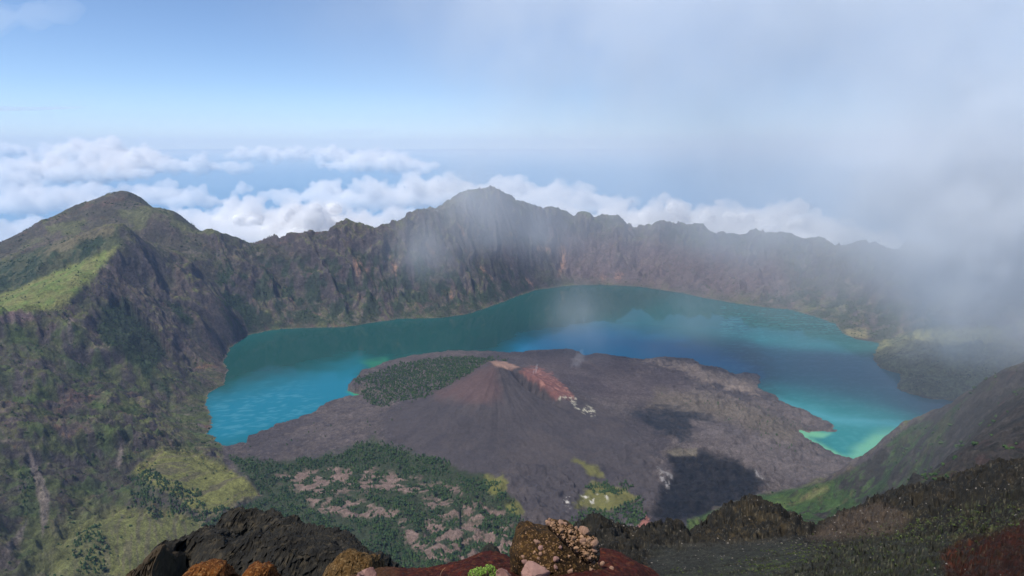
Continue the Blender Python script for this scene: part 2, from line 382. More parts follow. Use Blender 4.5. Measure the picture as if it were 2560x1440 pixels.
mixc(fm * mask([(1300,900),(1500,885),(1750,920),(1700,1010),(1500,1000),(1340,930)], 20) * .6, C(.070, .054, .056))
mixc(fm * mask([(1590,895),(1740,905),(1760,925),(1830,935),(1895,935),(1895,985),(1780,960),(1700,925)], 7, 1.4) * .9, C(.20, .155, .125))
mixc(fm * mask([(1640,975),(1760,985),(1900,1020),(2000,1075),(1980,1120),(1850,1060),(1780,1040),(1620,1020)], 18) * .7, C(.115, .094, .072))
mixc(fm * mask([(1760,1050),(2100,1140),(2140,1160),(1960,1220),(1850,1150),(1740,1070)], 20) * .6, C(.105, .088, .086))
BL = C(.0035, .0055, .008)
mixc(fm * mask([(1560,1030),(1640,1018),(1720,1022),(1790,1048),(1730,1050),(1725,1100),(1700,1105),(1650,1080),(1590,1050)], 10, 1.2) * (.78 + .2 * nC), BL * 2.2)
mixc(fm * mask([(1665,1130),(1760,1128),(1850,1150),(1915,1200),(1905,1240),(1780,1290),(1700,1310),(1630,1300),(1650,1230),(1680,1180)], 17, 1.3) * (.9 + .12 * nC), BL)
mixc(fm * mask([(1660,1125),(1745,1120),(1740,1140),(1690,1142)], 4, .4) * .8, C(.13, .11, .08))
for pl in ([(1640,1165),(1680,1190),(1670,1230),(1650,1195)], [(1860,1155),(1905,1190),(1925,1215),(1900,1195)]):
    mixc(fm * mask(pl, 3, .6) * .6 * sstep(0, .4, nC), C(.3, .28, .27))
crater = fm * mask([(1305,922),(1350,918),(1400,955),(1440,995),(1420,1003),(1370,985),(1325,950)], 7, 1.0)
mixc(crater * .9, C(.17, .075, .064)); mixc(crater * .6 * sstep(.1, .5, nC), C(.34, .17, .13)); mixc(crater * .5 * sstep(.1, .4, -nC), C(.12, .07, .07))
mixc(fm * mask([(1222,903),(1262,904),(1300,917),(1280,925),(1240,915)], 3, .3) * .9, C(.26, .16, .12))
for pl in ([(1455,1018),(1475,1020),(1490,1032),(1470,1038),(1458,1030)], [(1432,1008),(1448,1012),(1440,1018)], [(1395,993),(1440,990),(1445,1003),(1400,1003)]):
    mixc(fm * mask(pl, 4, 1.1) * .9 * sstep(-.1, .35, nC + .3 * fbm(X / 12, Y / 12, 3, seed=199)), C(.46, .43, .33))
# forest floor and block fields
vf = fm * mask([(570,1140),(700,1155),(850,1130),(930,1095),(1000,1120),(1130,1165),(1240,1200),(1300,1270),(1300,1440),(480,1440),(520,1300),(650,1240)], 10)
mixc(vf, C(.034, .044, .022))
nP = fbm(X / 90, Y / 60, 5, gain=.6, seed=191)
pinkp = [[(690,1185),(800,1172),(930,1172),(1050,1200),(1060,1230),(880,1230),(790,1240),(700,1205)], [(740,1230),(900,1250),(1020,1290),(900,1300),(800,1280)],
         [(1060,1240),(1260,1275),(1260,1300),(1100,1295),(1065,1270)], [(1000,1300),(1280,1310),(1280,1440),(1080,1400),(1010,1350)], [(1040,1210),(1150,1215),(1160,1235),(1050,1230)]]
pink = np.zeros(X.shape)
for pl in pinkp: pink = np.maximum(pink, mask(pl, 12, 1.2))
pink = pink * sstep(-.10, .12, nP) * fm
mixc(pink, C(.150, .104, .084)); mixc(pink * .6 * sstep(0, .4, nC), C(.22, .155, .13))
for pl in ([(1215,1190),(1260,1185),(1270,1220),(1240,1240),(1215,1225)], [(1260,1260),(1300,1255),(1310,1280),(1280,1290)], [(1435,1150),(1490,1165),(1510,1190),(1470,1185)],
           [(1480,1210),(1550,1220),(1600,1245),(1540,1270),(1430,1270),(1450,1240)]):
    mixc(fm * mask(pl, 6) * .75, C(.14, .135, .035))
for pl in ([(1412,1240),(1425,1240),(1428,1268),(1415,1275)], [(1450,1240),(1475,1240),(1485,1258),(1465,1255)], [(1490,1235),(1512,1240),(1520,1255),(1508,1252)]):
    mixc(fm * mask(pl, 4, .9) * .9 * sstep(-.1, .35, nC), C(.50, .47, .42))
mixc(fm * mask([(1605,1300),(1614,1290),(1625,1305),(1640,1322),(1590,1345),(1540,1335),(1540,1325),(1590,1318)], 4, .4), C(.24, .10, .075))
# right near wall
rw = mask([(2560,925),(2480,928),(2400,972),(2300,1047),(2170,1150),(2080,1203),(1880,1245),(1720,1302),(1700,1600),(2800,1600),(2800,900)], 6, .4) * (Y < 3300)
mixc(rw, C(.036, .033, .027)); mixc(rw * .45 * sstep(.1, .5, strk + nC), C(.085, .068, .058))
mixc(rw * .9 * sstep(-.1, .3, nB + .5 * nA - .0035 * (PX - 2230)), C(.030, .062, .018)); mixc(rw * .7 * sstep(.0, .4, nC + nB - .004 * (PX - 2200)), C(.050, .095, .024))
mixc(rw * mask([(1720,1302),(1980,1240),(2090,1200),(2060,1240),(1960,1270),(1800,1400),(1700,1400)], 10) * .7, C(.085, .115, .03))
mixc(rw * mask([(2000,1240),(2070,1215),(2075,1225),(2000,1255)], 4, .5) * .7, C(.16, .15, .06))
mixc(rw * .35 * sstep(.35, .6, nB - .3 * nA), C(.10, .05, .042))
# shallow and wet rim
mixc(.5 * sstep(14, 3, sd) * sstep(-2, 0, sd), C(.16, .13, .10))

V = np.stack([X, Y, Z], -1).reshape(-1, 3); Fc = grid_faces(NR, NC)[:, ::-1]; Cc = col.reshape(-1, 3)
fmv = flo.reshape(-1)[Fc[:, 0]]; yv = V[Fc[:, 0], 1]; xv = V[Fc[:, 0], 0]; zv = V[Fc, 2].max(1)
pxv, pyv = PX.reshape(-1)[Fc[:, 0]], PY.reshape(-1)[Fc[:, 0]]
conev = (((cone.reshape(-1)[Fc[:, 0]] > .5) & (rc.reshape(-1)[Fc[:, 0]] < 1500)) | (rc.reshape(-1)[Fc[:, 0]] < 260)) & (fmv > .5)
headv = (poly_sd(pxv, pyv, [(2170,860),(2240,850),(2330,800),(2560,800),(2700,1000),(2400,1010),(2160,980)]) > 0) & (yv > 4200) & (yv < 6400)
nearv = (rw.reshape(-1)[Fc[:, 0]] > .5)
far_l = (xv < -1500) & (yv > 2000) & (fmv <= .5) & ~nearv & (pxv < 560)
m_far = ground_mat('terrain_rock_and_grass', ((0.011, .30), (0.045, .42), (.16, .35)), bump=30, bscale=0.022)
m_lava = ground_mat('lava_ground', ((0.008, .2), (0.05, .34), (.2, .38)), bump=9, bscale=0.045)
m_cone = ground_mat('cone_ash', ((0.004, .12), (0.05, .16), (.25, .22)), bump=3, bscale=0.06, spec=.05)
keep_under = zv > -75
sets = [('volcano', conev, m_cone), ('lava_field', (fmv > .5) & ~conev & ~headv & ~nearv, m_lava), ('headland', headv & ~nearv, m_far),
        ('mountain_slope', nearv & ~conev, m_far), ('mountain', far_l & ~headv & ~conev, m_far)]
rest = np.ones(len(Fc), bool)
for nm, k, mt_ in sets:
    k = k & rest; rest &= ~k
    v, f, c = submesh(V, Fc, k, Cc)
    tag(link(nm, np_mesh(nm, v, f, c), mt_), kind='structure')
v, f, c = submesh(V, Fc, rest, Cc)
tag(link('crater_wall', np_mesh('crater_wall', v, f, c), m_far), kind='structure')

def ground_z(x, y):
    r = np.hypot(x, y); t = np.arctan2(x, y)
    fi = np.interp(np.log(r), lr, np.arange(NR)); fj = np.interp(t, th, np.arange(NC))
    i = np.clip(fi.astype(int), 0, NR - 2); j = np.clip(fj.astype(int), 0, NC - 2)
    a = fi - i; b = fj - j
    z = Z[i, j] * (1 - a) * (1 - b) + Z[i + 1, j] * a * (1 - b) + Z[i, j + 1] * (1 - a) * b + Z[i + 1, j + 1] * a * b
    return z, i, j
# ================================================================== TREES
def foliage_mat(name, c1, c2):
    m, ns, ln = new_mat(name)
    out = N(ns, 'ShaderNodeOutputMaterial'); b = N(ns, 'ShaderNodeBsdfPrincipled'); b.inputs['Roughness'].default_value = .9; b.inputs['Specular IOR Level'].default_value = .1
    g = N(ns, 'ShaderNodeNewGeometry'); tc = N(ns, 'ShaderNodeTexCoord')
    nz = N(ns, 'ShaderNodeTexNoise'); nz.inputs['Scale'].default_value = .02; nz.inputs['Detail'].default_value = 3; ln.new(g.outputs['Position'], nz.inputs['Vector'])
    ad = N(ns, 'ShaderNodeMath', operation='MULTIPLY_ADD'); ln.new(g.outputs['Random Per Island'], ad.inputs[0]); ad.inputs[1].default_value = .7
    ln.new(nz.outputs['Fac'], ad.inputs[2])
    mr = N(ns, 'ShaderNodeMapRange'); mr.inputs['From Min'].default_value = .4; mr.inputs['From Max'].default_value = 1.2; ln.new(ad.outputs[0], mr.inputs['Value'])
    mx = N(ns, 'ShaderNodeMix', data_type='RGBA'); ln.new(mr.outputs['Result'], mx.inputs['Factor'])
    mx.inputs[6].default_value = (*c1, 1); mx.inputs[7].default_value = (*c2, 1)
    ln.new(mx.outputs[2], b.inputs['Base Color']); ln.new(b.outputs[0], out.inputs['Surface']); return m
m_conifer = foliage_mat('conifer_foliage', (.012, .034, .017), (.055, .092, .028))
m_broad = foliage_mat('broadleaf_foliage', (.018, .040, .014), (.050, .085, .024))
m_bark = new_mat('bark'); _b = N(m_bark[1], 'ShaderNodeBsdfPrincipled'); _b.inputs['Base Color'].default_value = (.09, .065, .045, 1); _b.inputs['Roughness'].default_value = .95
_o = N(m_bark[1], 'ShaderNodeOutputMaterial'); m_bark[2].new(_b.outputs[0], _o.inputs['Surface']); m_bark = m_bark[0]

def conifer_proto(r, detail):
    """crown of ragged tiers, unit height, returns V, F (triangles)"""
    V = []; Fs = []
    tiers = 7 if detail else 3; k = 9 if detail else 5
    for t in range(tiers):
        z0 = .10 + .82 * t / tiers; rad = .30 * (1 - t / tiers) ** .75 + .03
        top = z0 + .30 - .02 * t; off = r.uniform(-.03, .03, 2); a0 = r.uniform(0, 6.28)
        ap = len(V); V.append((off[0] * .4, off[1] * .4, min(top, 1.0)))
        for j in range(k):
            a = a0 + 6.283 * j / k; rr = rad * (r.uniform(.55, 1.2) if j % 2 else r.uniform(.85, 1.25))
            V.append((off[0] + rr * math.cos(a), off[1] + rr * math.sin(a), z0 + r.uniform(-.05, .05)))
        for j in range(k): Fs.append((ap, ap + 1 + j, ap + 1 + (j + 1) % k))
        cb = len(V); V.append((off[0], off[1], z0 + .03))
        for j in range(k): Fs.append((cb, ap + 1 + (j + 1) % k, ap + 1 + j))
    return np.array(V), np.array(Fs)
def broad_proto(r, n=4):
    V = []; Fs = []
    for q in range(n):
        c = np.array([r.uniform(-.25, .25), r.uniform(-.25, .25), r.uniform(.45, .75)]); s = r.uniform(.22, .34)
        v = IC1V * s * (1 + r.uniform(-.3, .3, (len(IC1V), 1))) + c
        Fs += [tuple(f) for f in IC1F + len(V)]; V += [tuple(p) for p in v]
    return np.array(V), np.array(Fs)
def ico0(sub):
    import bmesh
    bm = bmesh.new(); bmesh.ops.create_icosphere(bm, subdivisions=sub, radius=1)
    V = np.array([v.co[:] for v in bm.verts]); Fs = np.array([[v.index for v in f.verts] for f in bm.faces]); bm.free(); return V, Fs
IC1V, IC1F = ico0(1)
def scatter_mesh(protos, P, Hh, r):
    Vs = []; Fs = []; n = 0
    pick = r.integers(0, len(protos), len(P)); ang = r.uniform(0, 6.28, len(P)); wid = r.uniform(.8, 1.25, len(P))
    for q, (pv, pf) in enumerate(protos):
        I = np.where(pick == q)[0]
        if not len(I): continue
        c, s = np.cos(ang[I])[:, None], np.sin(ang[I])[:, None]
        x = (pv[None, :, 0] * c - pv[None, :, 1] * s) * (Hh[I] * wid[I])[:, None]; y = (pv[None, :, 0] * s + pv[None, :, 1] * c) * (Hh[I] * wid[I])[:, None]
        z = pv[None, :, 2] * Hh[I][:, None]
        v = np.stack([x, y, z], -1) + P[I][:, None]
        Vs.append(v.reshape(-1, 3)); Fs.append((pf[None] + n + (np.arange(len(I)) * len(pv))[:, None, None]).reshape(-1, 3)); n += len(I) * len(pv)
    return np.concatenate(Vs), np.concatenate(Fs)

forest_polys = [[(575,1145),(700,1160),(850,1135),(900,1110),(935,1095),(970,1110),(1000,1120),(1060,1140),(1130,1160),(1120,1180),(1180,1200),(1240,1205),(1260,1240),(1300,1275),(1310,1440),(1100,1440),(480,1440),(520,1300),(655,1245),(640,1200)],
  [(335,1185),(380,1175),(440,1215),(500,1230),(520,1275),(640,1260),(660,1330),(510,1320),(440,1290),(390,1295),(330,1260)]]
riv = [[(1430,1290),(1480,1275),(1540,1270),(1600,1240),(1612,1285),(1600,1310),(1560,1325),(1480,1325),(1420,1315)], [(1465,1215),(1530,1210),(1545,1235),(1480,1232)], [(1545,1205),(1580,1210),(1575,1232),(1550,1232)]]
back = [(872,972),(895,945),(940,932),(970,917),(1040,902),(1120,892),(1240,894),(1272,900),(1215,905),(1170,935),(1110,970),(1050,1000),(1000,1003),(960,1018),(930,1012),(915,1000),(905,985)]
grove = [[(205,1340),(225,1330),(245,1300),(262,1340),(280,1370),(278,1400),(260,1440),(200,1440),(205,1390),(215,1375)], [(180,1390),(190,1340),(205,1345),(205,1400)], [(45,1180),(60,1165),(80,1190),(75,1260),(60,1270),(50,1220)], [(215,1180),(240,1150),(262,1085),(258,1070),(240,1080)]]
pinkmask = pink
dens = np.zeros(X.shape)                # trees per 1000 m2
def dadd(m, k):
    global dens; dens = np.maximum(dens, np.clip(m, 0, 1) * k)
nF = fbm(X / 110, Y / 110, 5, gain=.6, seed=401)
for p in forest_polys: dadd(mask(p, 8) * (1 - 1.15 * pinkmask) * (.75 + 1.2 * nF), 9.0)
dens *= (1 - .96 * np.clip(pinkmask * 1.3, 0, 1))
dadd(mask(forest_polys[0], 8) * sstep(.15, .4, nF) * pinkmask, 1.8)
for p in riv: dadd(mask(p, 5, .6), 8)
dadd(mask(back, 4, .5) * fm, 5.0)
for p in grove: dadd(mask(p, 5, .6), 4.5)
fmask = dens.copy()
# sparse trees on lava, ramps, ridges
dadd(fm * mask([(640,1100),(1000,1020),(1100,1130),(1400,1280),(1250,1300),(1100,1160),(900,1100),(600,1140)], 20) * (1 - cone * .8), .13)
dadd(fm * mask([(1640,980),(1900,1020),(2060,1060),(2100,1120),(1980,1140),(1800,1040)], 20) * sstep(.0, .35, nF), 1.1)
dadd(mask(ramp_poly, 5) + mask(low_poly, 5), .10)
dadd(vegL, 3.4); 
dadd(vegfar * sstep(-.3, .3, nF), 1.7); dadd(vegR, 1.6); dadd(vegH * (.4 + nF), 1.3)
wl = (flo < .5) & (sd > 0) & (R < 9600)
dadd(wl * sstep(.18, .5, nV + .3 * nF) * (Y > 3500), 1.0)
dadd(wl * (X < -800) * (Y < 5200) * sstep(.1, .45, nF) * (1 - smooth_g), 1.3)
dadd(rw * sstep(.0, .5, nB), 1.6)
dens[(sd < 4) | (Y > 10200)] = 0
dens[(PX < -260) | (PX > 2820) | (PY > 1640)] = 0
vis = np.ones(X.shape)
area = R * np.exp(np.gradient(lr))[:, None] * 0 + R * R * np.gradient(lr)[:, None] * (th[1] - th[0])
slo = np.sqrt(1 + np.clip(slope, 0, 2) ** 2)
lam = dens / 1000.0 * area * (1.0 if NR > 600 else 1.0)
r_ = np.random.default_rng(99)
cnt = r_.poisson(np.clip(lam, 0, 6)); ii, jj = np.nonzero(cnt); rep = cnt[ii, jj]; ii = np.repeat(ii, rep); jj = np.repeat(jj, rep)
dlr = np.gradient(lr)
Rt = np.exp(lr[ii] + r_.uniform(-.5, .5, len(ii)) * dlr[ii]); Tt = th[jj] + r_.uniform(-.5, .5, len(ii)) * (th[1] - th[0])
tx, ty = Rt * np.sin(Tt), Rt * np.cos(Tt); tz, _, _ = ground_z(tx, ty)
fz = fmask[ii, jj]
hgt = np.where(fz > 1.5, r_.uniform(12, 23, len(ii)), r_.uniform(7, 15, len(ii)))
onwall = (flo[ii, jj] < .5) & (fz < 1.0)
hgt = np.where(onwall, r_.uniform(6, 13, len(ii)) * (1 + .25 * (ty > 6000)), hgt)
tpx, tpy = project(tx, ty, tz)
coni = ~onwall
print('TREES', len(ii))
P_all = np.stack([tx, ty, tz - .6], 1)
conL = [conifer_proto(r_, False) for _ in range(6)]; conH = [conifer_proto(r_, True) for _ in range(6)]; brd = [broad_proto(r_, 3) for _ in range(6)]
# the 300 conifers that show largest stand one by one
seen = (tpx > 0) & (tpx < 2560) & (tpy > 0) & (tpy < 1440) & coni
# hide those behind the near rocks
nearcover = [(320,1440),(380,1370),(470,1350),(540,1285),(620,1275),(720,1310),(850,1345),(920,1400),(940,1440)], [(1270,1440),(1285,1310),(1480,1290),(1700,1290),(1740,1330),(1880,1240),(2560,1200),(2560,1440)]
for q in nearcover: seen &= ~(poly_sd(tpx, tpy, q) > -3)
key = np.where(seen, hgt / Rt, 0) ; order = np.argsort(-key)
# take some lone trees too so that the groups are not one clump
lone = np.where(seen & (fz < 1.0) & (ty < 4200))[0]; lone = lone[np.argsort(-key[lone])][:70]
sel = list(lone) + [k for k in order if k not in set(lone)][:300 - len(lone)]
sel = np.array(sel); rest_t = np.ones(len(ii), bool); rest_t[sel] = False
a = rest_t & coni; v, f = scatter_mesh(conL + brd[:1], P_all[a], hgt[a] * r_.uniform(.55, 1.05, a.sum()), r_)
tag(link('forest', np_mesh('forest', v, f, smooth=False), m_conifer), kind='stuff')
a = rest_t & ~coni; v, f = scatter_mesh(brd, P_all[a] - [0, 0, 1.5], hgt[a], r_)
tag(link('shrubbery', np_mesh('shrubbery', v, f, smooth=False), m_broad), kind='stuff')
# individual conifers: crown with a trunk child
crown_me = []; 
for (pv, pf) in conH:
    crown_me.append(np_mesh('crown', pv, pf, smooth=False)); crown_me[-1].materials.append(m_conifer)
tv = []; tf = []
for k in range(6):
    a_ = k * math.pi / 3
    tv += [(.022 * math.cos(a_), .022 * math.sin(a_), -.05), (.006 * math.cos(a_), .006 * math.sin(a_), .92)]
for k in range(6): q = (k + 1) % 6; tf.append((2 * k, 2 * q, 2 * q + 1, 2 * k + 1))
trunk_me = np_mesh('trunk', np.array(tv), np.array(tf)); trunk_me.materials.append(m_bark)
for n_, k in enumerate(sel):
    o = bpy.data.objects.new('conifer_tree', None); COL.objects.link(o); o.location = P_all[k]; s_ = hgt[k]
    o.scale = (s_, s_, s_); o.rotation_euler = (0, 0, r_.uniform(0, 6.28))
    for nm, me in (('crown', crown_me[n_ % 6]), ('trunk', trunk_me)):
        c = bpy.data.objects.new(nm, me); COL.objects.link(c); c.parent = o
    px_, py_ = tpx[k], tpy[k]
    if fz[k] < 1.0 and px_ < 640: lb, g = 'lone dark conifer standing on the yellow-green grassy slope below the left crater wall', 'lone conifers on the grassy slope'
    elif fz[k] < 1.0: lb, g = 'single small conifer scattered on the bare grey lava around the cone', 'scattered conifers on the lava'
    elif px_ < 330: lb, g = 'dark conifer in the small grove on the grassy slope in the bottom left corner', 'conifers of the corner grove'
    elif px_ > 1380: lb, g = 'dark conifer in the stand beside the white rocks at the foot of the volcano', 'conifers beside the white rocks'
    elif px_ < 700: lb, g = 'dark conifer on the wooded slope behind the dark rock outcrop', 'conifers behind the dark outcrop'
    else: lb, g = 'dark conifer in the near part of the dense valley forest below the cone', 'conifers of the near valley forest'
    tag(o, lb, 'tree', g)
# ================================================================== NEAR RIDGES AND ROCKS
def near_patch(name, ctrl, pxr, yr, nr, nc, amp, ang=None, rmin=None, rmax=None, damp=None):
    """sheet over azimuth x log-distance, through control points (px, py, Y)"""
    W = np.array([atY(*c) for c in ctrl])
    rr = np.hypot(W[:, 0], W[:, 1]); tt = np.arctan2(W[:, 0], W[:, 1])
    # interpolate log of the drop below the eye
    val = (H - W[:, 2]) / rr
    f = RBF(np.stack([tt * 3.0, np.log(rr), val], 1), 1.0, c=.03)
    t0, t1 = math.atan((pxr[0] - 1280) / F / CP), math.atan((pxr[1] - 1280) / F / CP)
    L = np.linspace(math.log(yr[0]), math.log(yr[1]), nr); T_ = np.linspace(t0, t1, nc)
    Rr, Tt_ = np.meshgrid(np.exp(L), T_, indexing='ij')
    v = f(Tt_ * 3.0, np.log(Rr))
    x = Rr * np.sin(Tt_); y = Rr * np.cos(Tt_); z = H - v * Rr
    # relief scaled with distance so that it keeps its look: log-space noise
    a, b = Tt_ * 14, np.log(Rr) * 5
    w = v * 14; k0 = .35
    q1, q2, q3 = a * 1.1 + w * .9, b * 1.6, w * 2.6 - a * .8          # tilted, bedded structure
    n = (1 - np.abs(fbm3(q1, q2, q3, 6, .52, seed=ang or 1)) * 2.0) - .45
    n_b = fbm3(a * 4, b * 4, w * 4, 5, .52, seed=(ang or 1) + 9)
    if damp is not None:
        px_, py_ = project(x, y, z); dm = 1 - .8 * mask2(px_, py_, damp, 20); n = n * dm; n_b = n_b * dm
    z = z + Rr * (amp * n + amp * .45 * n_b)
    return x, y, z, Rr, Tt_, a, b

m_near = ground_mat('near_rock', ((0.35, .45), (2.2, .5)), bump=.55, bscale=.55, rough=.95)
m_soil = ground_mat('cinder_soil', ((2.0, .35), (18., .55)), bump=.05, bscale=9.0, rough=.95)

def right_ridge():
    ctrl = [(1440,1318,150),(1480,1292,152),(1515,1300,150),(1545,1335,148),(1600,1346,148),(1625,1330,150),(1650,1312,155),(1682,1300,158),(1705,1318,158),(1730,1352,160),
      (1742,1338,190),(1780,1292,200),(1820,1268,205),(1860,1250,210),(1905,1254,212),(1950,1285,214),(1985,1306,216),(2012,1330,220),(2040,1322,250),(2100,1290,300),(2150,1278,320),
      (2200,1255,340),(2230,1243,345),(2280,1262,350),(2340,1255,350),(2400,1240,350),(2440,1190,340),(2480,1172,330),(2520,1178,330),(2580,1160,330),(2800,1150,330),
      # bench and slope in front
      (1440,1400,90),(1560,1400,95),(1650,1375,115),(1750,1360,135),(1900,1358,140),(2000,1350,145),(2100,1335,170),(2250,1310,190),(2400,1290,190),(2560,1260,190),
      (1600,1440,60),(1750,1440,62),(1900,1420,68),(2050,1400,72),(2200,1380,75),(2350,1370,72),(2560,1340,70),(2800,1330,70),
      (1400,1520,45),(1700,1600,30),(2000,1560,32),(2300,1540,30),(2700,1500,30),(2400,1440,45),(2560,1420,42),
      # hidden far side
      (1440,1420,260),(1600,1470,260),(1740,1440,300),(1900,1420,330),(2050,1420,380),(2250,1400,500),(2440,1400,500),(2700,1380,500),
      (1440,1500,420),(1800,1500,520),(2200,1480,700),(2700,1460,700),
      (1380,1420,150),(1350,1500,140)]
    x, y, z, Rr, Tt_, a, b = near_patch('r', ctrl, (1330, 2760), (26, 620), 700, 860, .017, 501, damp=[(1620,1380),(1900,1352),(2010,1346),(2080,1360),(2000,1420),(1900,1480),(1600,1480)])
    # layered ledges on the bench: thin dark steps
    px, py = project(x, y, z)
    lay = (py - (1440 - .16 * (px - 1650)) ) / 24.0 + .5 * fbm(x / 40, y / 40, 3, seed=510)
    wv = mask2(px, py, [(1600,1450),(1850,1395),(2150,1350),(2350,1330),(2500,1400),(2300,1500),(1600,1500)], 15)
    z = z - (1 - np.clip(wv, 0, 1)) * 0 - wv * .6 * sstep(.75, 1.0, lay - np.floor(lay)) * (Rr / 80)
    c = np.zeros(x.shape + (3,)); c[:] = (.016, .015, .012)
    def mx(m, k):
        nonlocal c
        m = np.clip(m, 0, 1)[..., None]; c = c * (1 - m) + np.array(k) * m
    n1 = fbm(x / 14, y / 14, 5, gain=.6, seed=520); w_ = (H - z) / Rr * 14; n2_ = fbm3(a * 7, b * 7, w_ * 9 - a * 4, 5, .6, seed=530); n3_ = fbm3(a * 22, b * 22, w_ * 26, 4, .6, seed=540)
    mx(sstep(0, .5, n1) * .6, (.030, .024, .015)); mx(sstep(.15, .55, n2_) * .5, (.050, .040, .026)); mx(mask2(px, py, [(2020,1345),(2100,1285),(2200,1255),(2280,1290),(2250,1330),(2100,1350)], 12) * .6, (.085, .062, .046)); mx(mask2(px, py, [(1740,1340),(1790,1290),(1860,1250),(1930,1265),(1990,1310),(1900,1350)], 14) * sstep(-.1, .4, n2_) * .6, (.060, .044, .022))
    mx(wv * .8, (.032, .033, .026)); mx(mask2(px, py, [(1640,1362),(1900,1352),(1980,1345),(1980,1352),(1900,1358),(1700,1372)], 4) * .5, (.06, .055, .045))
    bench = mask2(px, py, [(1620,1370),(1900,1355),(2000,1350),(1980,1400),(1700,1440),(1640,1440)], 15); mx(bench * .8, (.030, .031, .024))
    mossz = mask2(px, py, [(1650,1450),(1900,1390),(2150,1350),(2300,1300),(2560,1230),(2560,1330),(2300,1450)], 40)
    mx(mossz * sstep(.30, .55, n3_ + .3 * n1) * .6, (.075, .085, .030)); mx(mossz * sstep(.35, .6, n2_ - .3 * n3_) * .6, (.045, .07, .02))
    mx(sstep(.50, .66, n3_ - .2 * n2_) * .5, (.14, .12, .085))
    mx(mask2(px, py, [(2350,1385),(2400,1350),(2470,1340),(2560,1300),(2600,1460),(2370,1460)], 14) * (.5 + .5 * sstep(-.3, .3, n2_)), (.034, .010, .006))
    mx(mask2(px, py, [(2350,1375),(2440,1345),(2460,1360),(2400,1400),(2370,1420)], 12) * .4 * sstep(0, .4, n2_), (.12, .035, .015))
    V = np.stack([x, y, z], -1).reshape(-1, 3)
    tag(link('ground', np_mesh('ground', V, grid_faces(*x.shape)[:, ::-1], c.reshape(-1, 3)), m_near), kind='structure')
    return x, y, z, Rr, px, py, mossz
def mask2(px, py, poly, soft):
    return sstep(-soft, soft, poly_sd(px, py, poly))
RX, RY, RZ, RR_, RPX, RPY, RMOSS = right_ridge()

# low cushion plants sprinkled over the dark slope
def tufts():
    r = np.random.default_rng(77)
    w_ = RMOSS * (RR_ > 34) * (RR_ < 260) * (.03 + sstep(.12, .45, fbm(RX / 9, RY / 9, 5, seed=600)) ** 2)
    w_ = w_ * RR_ ** 1.0; w_ = (w_ / w_.sum()).ravel()
    k = r.choice(len(w_), 1500, p=w_)
    P = np.stack([RX.ravel()[k], RY.ravel()[k], RZ.ravel()[k]], 1); s = RR_.ravel()[k] * r.uniform(.0008, .0030, len(k))
    pr = []
    for q in range(5):
        V = []; Fs = []
        for j in range(14):
            a = r.uniform(0, 6.28); l = r.uniform(.6, 1.2); t = r.uniform(.3, 1.1); wd = .22
            d = np.array([math.cos(a) * math.sin(t), math.sin(a) * math.sin(t), math.cos(t)]) * l; p = np.array([-math.sin(a), math.cos(a), 0]) * wd
            b_ = len(V); V += [tuple(-p * .3), tuple(p * .3), tuple(d * .6 + p), tuple(d), tuple(d * .6 - p)]
            Fs += [(b_, b_ + 1, b_ + 2), (b_, b_ + 2, b_ + 4), (b_ + 4, b_ + 2, b_ + 3)]
        pr.append((np.array(V), np.array(Fs)))
    v, f = scatter_mesh(pr, P, s, r)
    m = foliage_mat('cushion_plant', (.030, .048, .016), (.11, .135, .05))
    tag(link('grass', np_mesh('grass', v, f, smooth=False), m), kind='stuff')
    # pale pebbles on the same slope
    w_ = (RR_ > 34) * (RR_ < 300) * RR_ ** 1.0; w_ = (w_ / w_.sum()).ravel(); k = r.choice(len(w_), 900, p=w_)
    P = np.stack([RX.ravel()[k], RY.ravel()[k], RZ.ravel()[k]], 1); s = RR_.ravel()[k] * r.uniform(.0005, .0016, len(k))
    pr = [(IC1V * (1 + r.uniform(-.25, .25, (len(IC1V), 1))) * [1, .8, .6], IC1F) for _ in range(5)]
    v, f = scatter_mesh(pr, P, s, r); tag(link('gravel', np_mesh('gravel', v, f, smooth=False), rock_mat('pale_pebble', (.13, .115, .10), (.26, .23, .20), 3)), kind='stuff')

